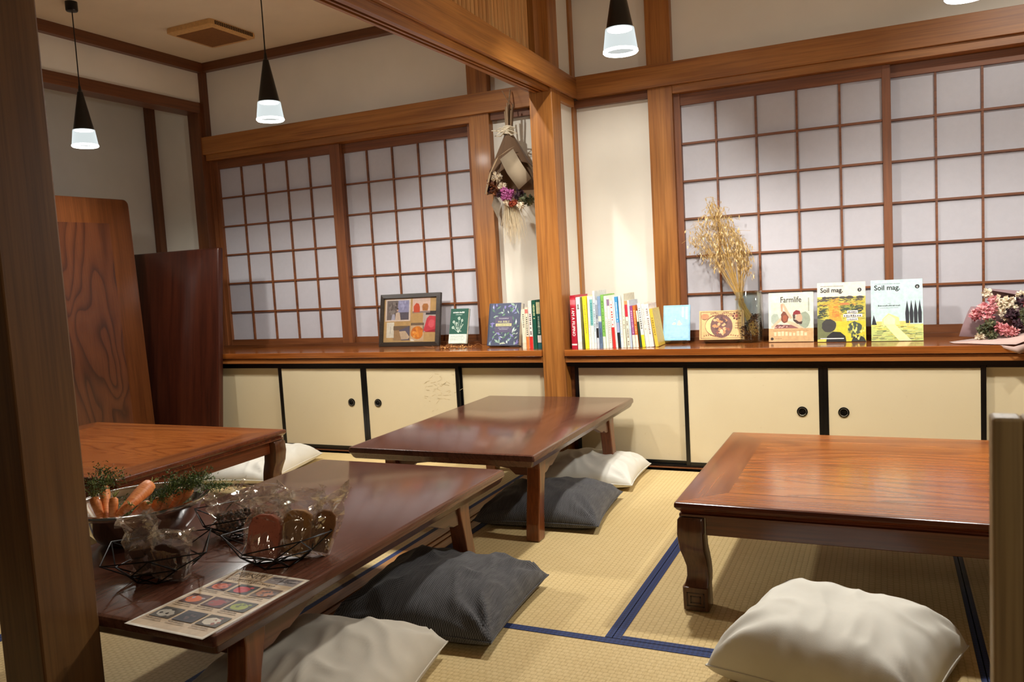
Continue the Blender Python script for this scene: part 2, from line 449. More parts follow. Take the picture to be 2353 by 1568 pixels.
trim(post_wood('Y', 6.), (-1.584, -1.568, 1.07, 4.05, E0 + .88, E0 + .99))
trim(post_wood('Y', 7.), (-1.474, -1.45, 3.851, 4.05, E0 + .838, E0 + .88))
# slatted transom on the beam
bm = bm_new(); y = 1.10
while y < 3.60:
    pts = [(-1.506 + .015 * cos(a), y + .0128 * sin(a)) for a in [2 * pi * i / 8 for i in range(8)]]
    prism(bm, pts, 'Z', E0 + .94, 2.45); y += .037
tr = mesh_obj('transom_screen', bm, wood('Z', (178, 116, 56), (204, 144, 80), (222, 170, 104), .45), smooth=50)
tag(tr, 'slatted wooden transom screen standing on the beam between the two rooms', 'transom')
sb = bm_new(); box(sb, -1.522, -1.516, 1.08, 3.62, E0 + .94, 2.45)
mesh_obj('backing_board', sb, wood('Z', (70, 36, 14), (92, 50, 20), (110, 64, 28), .6), tr)
sb = bm_new(); box(sb, -1.53, -1.478, 3.62, 3.73, E0 + .94, 2.45)
mesh_obj('end_stile', sb, post_wood('Z', 3.), tr)

# ------------------------------------------------------------------ shoji windows
ROWS = [.638, .8225, 1.014, 1.204, 1.392, 1.579, 1.767]
def shoji_panel(parent, x0, x1, cols, yf, stile=.034, name='shoji_screen', pull=None, rstile=None):
    """sliding paper screen: one frame, one lattice, the paper, front face at yf"""
    d = .028; rs = rstile or stile
    p = bpy.data.objects.new(name, None); COL.objects.link(p); p.parent = parent; p.empty_display_size = .05
    bm = bm_new()
    box(bm, x0, x0 + stile, yf, yf + d, .603, 1.822); box(bm, x1 - rs, x1, yf, yf + d, .603, 1.822)
    mesh_obj('stile', bm, shoji_wood('Z'), p, bevel=.0015)
    bm = bm_new()
    box(bm, x0 + stile, x1 - rs, yf + .002, yf + d - .002, 1.768, 1.822); box(bm, x0 + stile, x1 - rs, yf + .002, yf + d - .002, .603, .638)
    mesh_obj('rail', bm, shoji_wood('X'), p)
    bm = bm_new()
    for c in cols: box(bm, c - .0048, c + .0048, yf + .008, yf + .0205, .638, 1.768)
    for r in ROWS[1:-1]: box(bm, x0 + stile, x1 - rs, yf + .007, yf + .0204, r - .0048, r + .0048)
    mesh_obj('lattice', bm, shoji_wood('X'), p)
    bm = bm_new(); box(bm, x0 + stile - .004, x1 - rs + .004, yf + .0206, yf + .0215, .634, 1.772)
    mesh_obj('paper', bm, SHOJI, p)
    if pull:
        bm = bm_new(); box(bm, pull - .0055, pull + .0055, yf - .0008, yf + .004, .918, .965)
        mesh_obj('finger_pull', bm, BLACK, p)
def window(n, x0, x1):
    o = bpy.data.objects.new('window_%d' % n, None); COL.objects.link(o); o['kind'] = 'structure'
    bm = bm_new(); box(bm, x0, x1, 4.09, YW + .1, ZS, .603); 
    mesh_obj('sill', bm, brown_wood('X'), o)
    bm = bm_new(); box(bm, x0, x0 + .03, 4.10, YW + .1, .6, 1.823); box(bm, x1 - .03, x1, 4.10, YW + .1, .6, 1.823)
    mesh_obj('jamb', bm, shoji_wood('Z'), o)
    return o
w1 = window(1, -4.035, -2.078)
shoji_panel(w1, -4.012, -2.995, [-3.787, -3.60, -3.417, -3.239], 4.11, .036, rstile=.076)
shoji_panel(w1, -3.03, -2.083, [-2.831, -2.650, -2.470, -2.287], 4.145, .03)
w2 = window(2, -.941, 1.07)
shoji_panel(w2, -.952, .040, [-.742, -.551, -.364, -.175], 4.11, .036, pull=-.936, rstile=.036)
shoji_panel(w2, .0, 1.04, [.221, .403, .588, .772, .956], 4.145, .03)

# ------------------------------------------------------------------ shelf and cupboards
def shelf(x0, x1, label):
    t = thing('window_shelf', label, 'shelf', (0, 0, 0), group='wooden shelves along the wall')
    bm = bm_new(); box(bm, x0, x1, YS, YW, ZS - .032, ZS)
    mesh_obj('board', bm, wood('X', (120, 64, 24), (150, 84, 34), (172, 104, 46), .16, .55), t, bevel=.003)
    bm = bm_new(); box(bm, x0, x1, YS + .012, YS + .06, ZS - .064, ZS - .036)
    mesh_obj('edge_rail', bm, wood('X', (130, 76, 32), (158, 98, 48), (176, 116, 62), .3, .2), t, bevel=.002)
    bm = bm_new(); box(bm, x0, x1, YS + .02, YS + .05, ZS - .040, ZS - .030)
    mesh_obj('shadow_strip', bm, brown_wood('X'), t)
shelf(-4.03, CX0 - .001, 'glossy wooden shelf board left of the central column, holding the picture frame')
shelf(CX1 + .001, 2.1, 'glossy wooden shelf board right of the central column, holding the long row of books')
DOOR = NT('door_paper'); v = DOOR.coord()
DOOR.set(DOOR.mix(.5, DOOR.ramp(DOOR.noise(v, 3, 3), [(.3, (206, 187, 150)), (.7, (214, 197, 162))]), DOOR.ramp(DOOR.noise(v, 40, 5, .75), [(.22, (190, 168, 126)), (.36, (216, 201, 166))])), .7)
DOOR = DOOR.m
def cupboard(bounds, x0, x1, handles, label, stains=()):
    t = thing('sliding_door_cupboard', label, 'cupboard', (0, 0, 0), group='low built-in cupboards')
    bm = bm_new(); box(bm, x0, x1, YC + .045, YC + .3, .015, ZS - .066)
    mesh_obj('carcass', bm, brown_wood('X'), t)
    bm = bm_new(); box(bm, x0, x1, YC - .004, YC + .045, .5, ZS - .066); box(bm, x0, x1, YC + .0, YC + .045, .014, .022)
    mesh_obj('track_frame', bm, BLACK, t)
    for i, (a, b) in enumerate(bounds):
        yf = YC + (.0 if i in (1, 2) else .022)
        fw = .02; d = bpy.data.objects.new('sliding_door', None); COL.objects.link(d); d.parent = t; d.empty_display_size = .05
        bm = bm_new(); box(bm, a + fw, b - fw, yf + .003, yf + .018, .038, .488)
        mesh_obj('paper_panel', bm, DOOR, d)
        bm = bm_new()
        box(bm, a, a + fw, yf, yf + .019, .022, .5); box(bm, b - fw, b, yf, yf + .019, .022, .5)
        box(bm, a + fw, b - fw, yf, yf + .019, .022, .038); box(bm, a + fw, b - fw, yf, yf + .019, .488, .5)
        mesh_obj('lacquer_frame', bm, BLACK, d, bevel=.0015)
        if i in handles:
            hx = handles[i]; bm = bm_new()
            bmx = bm
            prof = [(.023, .000), (.023, -.003), (.0195, -.0048), (.0175, -.0045), (.0165, -.0012), (.0120, -.0008), (.010, -.0014), (.008, -.0008), (.0, -.0008)]
            rings = [[(hx + max(r, .0002) * cos(2 * pi * k / 24), yf + .003 + yy, .293 + max(r, .0002) * sin(2 * pi * k / 24)) for k in range(24)] for r, yy in prof]
            loft(bmx, rings, False)
            bm2 = bm_new(); tube(bm2, [(hx + .0165 * cos(q), yf - .0018, .293 + .0165 * sin(q)) for q in [2 * pi * j / 24 for j in range(25)]], .0011, 5)
            mesh_obj('pull_ring', bm2, flat((120, 110, 96), .3, .5), d, smooth=60)
            mesh_obj('round_pull', bmx, flat((16, 14, 12), .22, .3, 'pull_black'), d, smooth=40)
    for sx, sz, w, h in stains:
        A = Art(.0003); c = (196, 176, 134)
        for k in range(46):
            x = sx + random.gauss(0, w * .33); z = sz + random.gauss(0, h * .3); L = random.uniform(.01, .035); a = random.uniform(-.5, .9)
            A.poly(c, [(x, z), (x + L * cos(a), z + L * sin(a)), (x + L * cos(a), z + L * sin(a) + .0016), (x, z + .0016)], True)
        A.build('scuff_marks', t, (0, YC + .0024, 0))['kind'] = 'stuff'
k = 1.0462
L1, L2, L3 = (-3.173 * k, -3.132 * k), (-2.595 * k, -2.541 * k), (-2.003 * k, -1.972 * k)
cupboard([(-4.0, L1[0] + .02), (L1[0] + .024, (L2[0] + L2[1]) / 2), ((L2[0] + L2[1]) / 2, L3[1] - .01), (L3[0] + .012, CX0)], -4.03, CX0 - .001,
         {1: -2.659 * k, 2: -2.486 * k}, 'low cupboard with cream sliding doors left of the central column, below the picture frame shelf', [(-2.12 * k, .37, .13, .16)])
R1, R2, R3, R4 = (-1.357 * k, -1.344 * k), (-.827 * k, -.811 * k), (-.257 * k, -.22 * k), (.339 * k, .356 * k)
cupboard([(R1[0], R2[1] - .002), (R2[0] - .002, (R3[0] + R3[1]) / 2), ((R3[0] + R3[1]) / 2, R4[1]), (R4[0], .95), (.93, 1.6)], CX1 + .001, 2.1,
         {1: -.325 * k, 2: -.161 * k}, 'low cupboard with cream sliding doors right of the central column, behind the red-brown table')

# ceiling ventilator
t = thing('ceiling_vent', 'square tan ventilation cover on the ceiling between the two left pendants', 'vent', (-3.46, 3.62, ZC))
t.rotation_euler = (0, 0, 0)
TAN = flat((212, 166, 104), .5, 0, 'vent_plastic')
bm = bm_new(); loft(bm, [rrect(.33, .35, .02, 0), rrect(.335, .355, .02, -.01), rrect(.335, .355, .02, -.028), rrect(.30, .32, .02, -.036)])
mesh_obj('cover', bm, TAN, t, smooth=40)
bm = bm_new()
for i in range(26):
    x = -.13 + i * .0104; box(bm, x, x + .006, -.135, .135, -.0385, -.034)
mesh_obj('grille_slats', bm, flat((140, 94, 50), .6), t)
bm = bm_new()
for i in range(22):
    y = -.145 + i * .0135; box(bm, .166, .169, y, y + .008, -.026, -.006)
mesh_obj('side_slots', bm, flat((40, 24, 14), .8), t)

# ------------------------------------------------------------------ pendant lamps
GLOW = emis('lamp_rim_glow', (255, 255, 252), 14.0)
LED = emis('lamp_led', (255, 250, 240), 30.0)
def pendant_glass():
    t = NT('pendant_acrylic')
    tr = t.node('ShaderNodeBsdfTransparent'); tr.inputs['Color'].default_value = lin((250, 252, 252))
    em = t.node('ShaderNodeEmission'); em.inputs['Color'].default_value = lin((240, 250, 250)); em.inputs['Strength'].default_value = .9
    lw = t.node('ShaderNodeLayerWeight'); lw.inputs['Blend'].default_value = .5
    f = t.math('ADD', t.math('MULTIPLY', t.math('POWER', lw.outputs['Facing'], 2.0), .4), .58)
    mx = t.node('ShaderNodeMixShader'); t.link(f, mx.inputs[0])
    t.link(tr.outputs[0], mx.inputs[1]); t.link(em.outputs[0], mx.inputs[2]); t.link(mx.outputs[0], t.out.inputs['Surface'])
    return t.m
PGL = pendant_glass()
CONE = flat((7, 7, 7), .32, 0, 'cone_black')
def pendant(label, x, y, zb=1.737, power=1.0):
    t = thing('pendant_lamp', label, 'pendant lamp', (x, y, zb), group='black cone pendant lamps')
    bm = bm_new(); lathe(bm, [(.0485, .082), (.0485, .085), (.0475, .088), (.0125, .272), (.008, .276), (.006, .30), (.0035, .305), (.003, .33)], 40)
    mesh_obj('cone_shade', bm, CONE, t, smooth=35)
    bm = bm_new(); loft(bm, [circ(.051, .084, 40), circ(.0555, .05, 40), circ(.0615, .006, 40)], False)
    mesh_obj('acrylic_diffuser', bm, PGL, t, smooth=40)
    bm = bm_new()
    loft(bm, [circ(.0615, .010, 40), circ(.0625, .004, 40), circ(.059, .0, 40), circ(.051, .002, 40), circ(.0495, .008, 40), circ(.0545, .012, 40), circ(.0615, .010, 40)], False)
    mesh_obj('glowing_rim', bm, GLOW, t, smooth=60)
    bm = bm_new(); lathe(bm, [(.044, .081), (.044, .0835)], 32)
    mesh_obj('led_disc', bm, LED, t)
    bm = bm_new(); tube(bm, [(0, 0, .325), (.001, 0, .5), (0, 0, ZC - zb - .02)], .0028, 8)
    mesh_obj('cord', bm, CONE, t)
    bm = bm_new(); lathe(bm, [(.0285, ZC - zb), (.0285, ZC - zb - .04), (.026, ZC - zb - .045), (.004, ZC - zb - .047)], 32)
    mesh_obj('ceiling_canopy', bm, CONE, t, smooth=35)
    li = bpy.data.lights.new('pendant_light', 'SPOT'); li.energy = LAMP_W * power; li.spot_size = radians(166); li.spot_blend = .45
    li.shadow_soft_size = .045; li.color = (1.0, .975, .915)
    lo = bpy.data.objects.new('pendant_light', li); COL.objects.link(lo); lo.parent = t; lo.location = (0, 0, -.004)
    pl = bpy.data.lights.new('diffuser_light', 'POINT'); pl.energy = LAMP_W * power * .2; pl.shadow_soft_size = .03; pl.color = (1.0, .975, .915)
    po = bpy.data.objects.new('diffuser_light', pl); COL.objects.link(po); po.parent = t; po.location = (0, 0, .045)
    return t
LAMP_W = 58
pendant('black cone pendant lamp over the far left table, nearest the foreground column', -3.66, 2.89, power=.35)
pendant('black cone pendant lamp hanging just right of the ceiling vent', -2.54, 2.98)
pendant('black cone pendant lamp hanging right of the central column with its cord out of sight', -.836, 2.85)
pendant('pendant lamp at the top right edge with only its glowing rim showing', .242, 2.893)

# ------------------------------------------------------------------ low tables
def slab(bm, w, d, prof, r=.006):
    """prof: (inset, z) from top to bottom"""
    loft(bm, [rrect(w - 2 * i, d - 2 * i, max(r, .002), z) for i, z in prof])
FIG_DARK = figured('table_figure_dark', 'Y', (74, 43, 33), (96, 58, 44), (103, 64, 50), (80, 44, 33), .22, .3, 1.0, (3.3, .4, 0), .6, .16)
def plain_table(name, label, x0, x1, y0, y1, H, legs_in=.155, near_in=.155):
    t = thing(name, label, 'low table', ((x0 + x1) / 2, (y0 + y1) / 2, .0016), group='low dark wooden tables')
    w, d = x1 - x0, y1 - y0; th = .046
    bm = bm_new(); slab(bm, w, d, [(.008, H), (.002, H - .003), (0, H - .010), (0, H - .022), (.004, H - .026), (.010, H - .040), (.016, H - th)], .008)
    mesh_obj('tabletop', bm, FIG_DARK, t, smooth=35)
    zt = H - th; lx = w / 2 - .078; ly = d / 2 - legs_in - .03
    for sy in (1, -1):
        ly = d / 2 - (legs_in if sy > 0 else near_in) - .03
        bm = bm_new(); a = lx - .02; y = sy * (ly - .01)
        top, low, mid = zt, zt - .075, zt - .014
        pl = [(-a, top), (-a, low), (-a + .06, low), (-a + .085, low + .022), (-a + .15, low + .03), (-a + .19, mid), (a - .19, mid), (a - .15, low + .03), (a - .085, low + .022), (a - .06, low), (a, low), (a, top)]
        prism(bm, pl, 'Y', y - .012, y + .012)
        mesh_obj('apron_board', bm, table_wood('X'), t, bevel=.002)
        for sx in (1, -1):
            prof = [(-.045, zt), (-.040, zt * .85), (-.022, zt * .62), (-.010, zt * .4), (-.004, zt * .2), (0.0, 0), (.058, 0), (.052, zt * .2), (.040, zt * .42), (.026, zt * .65), (.020, zt * .85), (.024, zt)]
            bm = bm_new()
            prism(bm, [(sy * (ly + p), z) for p, z in prof], 'X', sx * lx - .026, sx * lx + .026)
            mesh_obj('leg', bm, wood('Z', (98, 48, 22), (124, 66, 32), (142, 82, 42), .3, .3), t, bevel=.004)
            bm = bm_new(); y1_ = sy * (ly - .04)
            pl = [(y1_, zt), (y1_, zt - .078), (y1_ - sy * .03, zt - .076), (y1_ - sy * .06, zt - .062), (y1_ - sy * .085, zt - .064), (y1_ - sy * .16, zt - .034), (y1_ - sy * .26, zt - .006), (y1_ - sy * .27, zt)]
            prism(bm, pl, 'X', sx * (lx + .006) - .011, sx * (lx + .006) + .011)
            mesh_obj('bracket', bm, table_wood('Y'), t, bevel=.002)
    return t
plain_table('low_table', 'dark brown glossy low table in the middle with its end against the central column', -1.875, -1.100, 2.49, 3.715, .352)
plain_table('low_table', 'dark brown low table in the left foreground holding the carrot bowl and wire baskets', -1.90, -1.150, 1.078, 2.362, .335, .155, .118)

def spiral_inlay(bm, cx, cz, s, y):
    w = .0032
    def fr(a, b):
        box(bm, cx - a, cx + a, y - .0008, y + .001, cz + b - w, cz + b); box(bm, cx - a, cx + a, y - .0008, y + .001, cz - b, cz - b + w)
        box(bm, cx - a, cx - a + w, y - .0008, y + .001, cz - b, cz + b); box(bm, cx + a - w, cx + a, y - .0008, y + .001, cz - b, cz + b)
    fr(s, s * .82); fr(s * .6, s * .44)
def moulded_table(name, label, x0, x1, y0, y1, H, panel_mat, frame=.13):
    t = thing(name, label, 'low table', ((x0 + x1) / 2, (y0 + y1) / 2, .0016), group='low red-brown moulded tables')
    w, d = x1 - x0, y1 - y0
    bm = bm_new(); slab(bm, w, d, [(.004, H), (.001, H - .002), (0, H - .006), (.0, H - .014), (.006, H - .022), (.014, H - .028), (.016, H - .033), (.011, H - .035), (.011, H - .041), (.02, H - .044)], .004)
    # mitred frame: grain follows each side
    for f in bm.faces:
        c = f.calc_center_median()
        f.material_index = 0
    mesh_obj('tabletop', bm, [table_red_shaded('X')], t, smooth=30)
    z = H + .0004; a, b = w / 2 - .006, d / 2 - .006; a2, b2 = w / 2 - frame, d / 2 - frame
    for sx in (1, -1):
        bm = bm_new(); prism(bm, [(sx * a, -b), (sx * a, b), (sx * a2, b2), (sx * a2, -b2)], 'Z', H - .001, z)
        mesh_obj('mitred_end_board', bm, wood('Y', (106, 56, 26), (132, 74, 36), (150, 90, 48), .24, .3), t)
    for sy in (1, -1):
        bm = bm_new(); prism(bm, [(-a, sy * b), (a, sy * b), (a2, sy * b2), (-a2, sy * b2)], 'Z', H - .001, z)
        mesh_obj('mitred_long_board', bm, table_red('X'), t)
    bm = bm_new(); box(bm, -a2, a2, -b2, b2, H - .001, H + .0006)
    mesh_obj('inlaid_panel', bm, panel_mat, t)
    zt = H - .044
    for sy in (1, -1):
        bm = bm_new(); box(bm, -w / 2 + .08, w / 2 - .08, sy * (d / 2 - .045) - .011, sy * (d / 2 - .045) + .011, zt - .055, zt)
        mesh_obj('long_apron', bm, table_red_shaded('X'), t, bevel=.002)
    for sx in (1, -1):
        bm = bm_new(); box(bm, sx * (w / 2 - .045) - .011, sx * (w / 2 - .045) + .011, -d / 2 + .08, d / 2 - .08, zt - .055, zt)
        mesh_obj('short_apron', bm, table_red_shaded('Y'), t, bevel=.002)
    for sx in (1, -1):
        for sy in (1, -1):
            rings = []
            for f, o, s in ((1., .002, .066), (.97, -.001, .070), (.82, -.002, .072), (.66, .001, .069), (.56, .007, .065), (.46, .012, .061), (.36, .013, .062), (.28, .010, .066), (.255, .008, .068), (.25, .006, .071), (.01, .007, .071), (0, .009, .067)):
                c = (sx * (w / 2 - .006 - .036 - o), sy * (d / 2 - .006 - .036 - o))
                rings.append(rrect(s, s, .005, zt * f, *c, k=2))
            bm = bm_new(); loft(bm, rings)
            lg = mesh_obj('leg', bm, wood('Z', (74, 42, 22), (92, 54, 30), (106, 66, 38), .25, .3), t, smooth=40)
            if sy < 0:
                bm = bm_new(); spiral_inlay(bm, sx * (w / 2 - .049), zt * .125, .025, -(d / 2 - .013))
                mesh_obj('key_pattern', bm, flat((44, 14, 8), .3), lg)
    return t
FIG_RED = figured('table_figure_red', 'X', (140, 74, 30), (166, 94, 40), (178, 106, 48), (112, 58, 26), .22, .35, 1.0, (0, 1.7, 0), .9, .10)
FIG_RED2 = figured('table_figure_red_b', 'X', (140, 72, 30), (166, 92, 40), (182, 106, 50), (122, 60, 26), .22, .35, 1.0, (5, 2.7, 0), .6, .12)
moulded_table('low_table', 'red-brown moulded low table on the right with curved legs and a framed panel top', -.545, .82, 2.185, 3.16, .316, FIG_RED)
moulded_table('low_table', 'red-brown moulded low table at the far left in front of the leaning table tops', -3.78, -2.515, 1.975, 2.89, .32, FIG_RED2)

# table tops stored upright in the left corner
FIG_BOLD = figured('stored_top_figure', 'Z', (66, 32, 16), (92, 48, 24), (102, 56, 30), (44, 20, 12), .35, .15, 1.0, (1.2, 2.2, .3), 1.1, .3, 13.)
t = thing('stored_tabletop', 'tall red-brown table top with bold wavy grain leaning upright beside the foreground column', 'table top', (-4.075, 3.03, .003), (0, radians(-2.2), radians(-1.2)), group='table tops leaning in the left corner')
bm = bm_new()
r = rrect(.96, 1.546, .035, 0)
rings = [[(zz, p[0], p[1] + .773) for p in rrect(.96 - 2 * i, 1.546 - 2 * i, .035, 0)] for zz, i in ((.0, .004), (-.004, 0), (-.03, 0), (-.04, .01))]
loft(bm, rings); mesh_obj('frame_boards', bm, wood('Z', (84, 44, 20), (102, 56, 26), (116, 66, 32), .35, .15), t, smooth=40)
bm = bm_new(); box(bm, -.002, .0006, -.35, .33, .13, 1.40); mesh_obj('grained_panel', bm, FIG_BOLD, t)
t = thing('stored_tabletop', 'dark plain table top, the lower one, leaning upright in front of the corner post', 'table top', (-4.04, 3.60, .0065), (radians(-6.4), 0, 0), group='table tops leaning in the left corner')
bm = bm_new(); rings = [[(p[0], yy, p[1] + .62) for p in rrect(.75 - 2 * i, 1.235 - 2 * i, .008, 0)] for yy, i in ((.0, .012), (.005, .003), (.012, 0), (.036, 0), (.04, .006))]
loft(bm, rings); mesh_obj('board', bm, wood('Z', (46, 18, 10), (64, 26, 14), (76, 34, 18), .3, .3), t, smooth=35)

# ------------------------------------------------------------------ floor cushions
def cushion(label, cx, cy, w, d, h, rot, mat, seed, wr=1.0, tilt=(0, 0), pw=3.0):
    t = thing('floor_cushion', label, 'cushion', (cx, cy, 0), (0, 0, radians(rot)), group='floor cushions on the tatami')
    N = 64; rnd = random.Random(seed); bm = bm_new(); zc = h * .26
    ph = [rnd.uniform(0, 6) for _ in range(12)]
    def pos(u, v, side):
        x = w / 2 * u * (1 - .055 * (1 - v * v) * abs(u) ** 3); y = d / 2 * v * (1 - .055 * (1 - u * u) * abs(v) ** 3)
        t_ = max(0., (1 - abs(u) ** pw)) ** .5 * max(0., (1 - abs(v) ** pw)) ** .5
        wz = 0
        for i, (a, b) in enumerate(((1, 1), (-1, 1), (-1, -1), (1, -1))):
            dx, dy = (u - a) * w / 2, (v - b) * d / 2; r = hypot(dx, dy); an = atan2(dy, dx)
            amp = [1, .8, 1.1, .9][i]
            wz += amp * .009 * math.exp(-(r / .15) ** 2) * sin(an * 11 + ph[i]) * min(1, r / .05)
        e = max(abs(u), abs(v))
        s_ = u if abs(v) > abs(u) else v
        wz += .0035 * (e ** 5) * (1 - e ** 14) * sin(s_ * 17 + ph[5] + 3 * noise.noise(Vector((u * 2, v * 2, seed))))
        wz += .014 * noise.noise(Vector((u * 1.6 + seed, v * 1.6, .3))) * (1 - e ** 4)
        rid = 1 - abs(noise.noise(Vector((u * 3.2 + v * 1.3, v * 1.5 - u + seed * 2.1, 1.7)))) * 3
        wz += .008 * max(0, rid) * (1 - e ** 6)
        if side > 0: z = zc + h * .74 * t_ + wz * wr * min(1, t_ * 3)
        else: z = max(.001, zc * (1 - t_ ** .7 * 1.15))
        z += tilt[0] * u + tilt[1] * v
        return (x, y, max(z, .001))
    top = [[bm.verts.new(pos(-1 + 2 * i / N, -1 + 2 * j / N, 1)) for i in range(N + 1)] for j in range(N + 1)]
    M = 20
    for j in range(N):
        for i in range(N): quadface(bm, [top[j][i], top[j][i + 1], top[j + 1][i + 1], top[j + 1][i]])
    bot = [[None] * (N + 1) for _ in range(N + 1)]
    for j in range(N + 1):
        for i in range(N + 1):
            bot[j][i] = top[j][i] if i in (0, N) or j in (0, N) else bm.verts.new(pos(-1 + 2 * i / N, -1 + 2 * j / N, -1))
    for j in range(N):
        for i in range(N): quadface(bm, [bot[j][i], bot[j + 1][i], bot[j + 1][i + 1], bot[j][i + 1]])
    mesh_obj('cover', bm, mat, t, smooth=80)
    per = [(-1 + 2 * i / 40, -1) for i in range(40)] + [(1, -1 + 2 * i / 40) for i in range(40)] + [(1 - 2 * i / 40, 1) for i in range(40)] + [(-1, 1 - 2 * i / 40) for i in range(41)]
    bm = bm_new(); tube(bm, [Vector(pos(u * 1.0, v * 1.0, 1)) for u, v in per], .0022, 5, cap=False)
    mesh_obj('edge_seam', bm, mat, t, smooth=80)
    return t
cushion('charcoal woven floor cushion in the foreground, beside the carrot table', -1.20, 2.00, .50, .48, .135, 4, CUSH_DARK, 3, 1.4)
cushion('pale grey floor cushion at the bottom edge, in front of the charcoal foreground one', -1.245, 1.44, .52, .52, .145, 12, CUSH_GREY, 5, 1.2, (0, 0), 3.4)
cushion('charcoal woven floor cushion under the right side of the central table', -1.245, 2.965, .50, .47, .12, 6, CUSH_DARK, 8, .8)
cushion('white floor cushion behind the charcoal one at the far end of the central table', -1.27, 3.515, .50, .40, .12, 3, CUSH_WHITE, 13, 1.0)
cushion('large white floor cushion at the bottom right, before the red-brown table', -.112, 1.965, .47, .42, .160, -15, CUSH_WHITE, 21, .8, (0, 0), 4.6)
cushion('white floor cushion peeking out behind the far left table', -3.02, 3.25, .42, .60, .13, 12, CUSH_WHITE, 34, 1.0)

# ------------------------------------------------------------------ signboard frame in the right foreground
t = thing('signboard', 'out of focus wooden signboard frame cut off by the right edge of the photo', 'signboard', (.0925, .9, 0))
SGN = wood('Z', (166, 138, 92), (186, 158, 108), (200, 174, 126), .5)
bm = bm_new(); box(bm, 0, .026, -.012, .018, 0, .819); box(bm, .434, .46, -.012, .018, 0, .819); mesh_obj('stile', bm, SGN, t, bevel=.003)
bm = bm_new(); box(bm, .026, .434, -.012, .018, .792, .819); box(bm, .026, .434, -.012, .018, .08, .106); mesh_obj('rail', bm, SGN, t, bevel=.003)
bm = bm_new(); box(bm, .024, .436, 0, .008, .1, .795); mesh_obj('panel', bm, flat((110, 80, 44), .6), t)

# ================================================================== THINGS ON THE SHELF
PAGES = flat((236, 230, 214), .8, 0, 'page_edges')
INK = (38, 34, 32)
def spine_book(label, x, th, h, tilt, y, depth, col, bands=(), marks=None, group='books in the long row', title=None):
    t = thing('book', label, 'book', (x, y, ZS + .0004), (0, tilt, 0), group=group)
    bm = bm_new(); b = min(.0016, th * .12)
    box(bm, 0, th, 0, b, 0, h); box(bm, 0, b, b, depth, 0, h); box(bm, th - b, th, b, depth, 0, h)
    mesh_obj('cover', bm, flat(col, .4), t)
    bm = bm_new(); box(bm, b, th - b, b, depth - .003, .0015, h - .0025); mesh_obj('page_block', bm, PAGES, t)
    if bands or marks or title:
        A = Art(.00012)
        for a, c, bc in bands: A.rect(bc, .0002, a * h, th - .0002, c * h)
        if marks:
            mc, ma, mb, n = marks; A.lay += 1
            dz = (mb - ma) * h / n
            for i in range(n):
                if random.random() < .12: continue
                w = th * random.uniform(.3, .5); z = ma * h + i * dz
                A.rect(mc, th / 2 - w / 2, z, th / 2 + w / 2, z + dz * random.uniform(.45, .75), True)
        if title:
            A.text(title[0], title[1], th * .24, title[2] * h, th * .72, rot=-pi / 2, sx=title[3], bold=.02)
        A.build('spine_print', t)
    return t
WH, CR = (240, 236, 226), (232, 224, 200)
rows = [(-1.4183, 0.0282, 0.267, 0.002, 3.76), (-1.3866, 0.021, 0.257, -0.006, 3.762), (-1.3644, 0.008, 0.258, -0.001, 3.765), (-1.3493, 0.0189, 0.26, -0.027, 3.767), (-1.3295, 0.0097, 0.261, -0.002, 3.769), (-1.3189, 0.0143, 0.254, -0.003, 3.772), (-1.3038, 0.0107, 0.285, -0.0, 3.774), (-1.2911, 0.0107, 0.24, -0.007, 3.776), (-1.2783, 0.0146, 0.257, -0.012, 3.778), (-1.2611, 0.0143, 0.264, -0.019, 3.781), (-1.246, 0.0126, 0.257, -0.017, 3.783), (-1.2311, 0.0134, 0.248, -0.024, 3.785), (-1.2139, 0.015, 0.233, -0.039, 3.788), (-1.1968, 0.0076, 0.253, -0.041, 3.79), (-1.1885, 0.014, 0.251, -0.042, 3.792), (-1.1738, 0.0119, 0.254, -0.024, 3.795), (-1.1612, 0.0124, 0.264, -0.013, 3.797), (-1.1441, 0.0139, 0.229, -0.032, 3.799), (-1.1295, 0.0085, 0.231, -0.032, 3.802), (-1.117, 0.0139, 0.203, -0.053, 3.804), (-1.1024, 0.0128, 0.204, -0.053, 3.806), (-1.0828, 0.0091, 0.179, -0.085, 3.808), (-1.0727, 0.0158, 0.214, -0.086, 3.811), (-1.0538, 0.0157, 0.212, -0.095, 3.813), (-1.0372, 0.021, 0.209, -0.100, 3.815), (-1.0093, 0.0156, 0.186, -0.138, 3.818)]
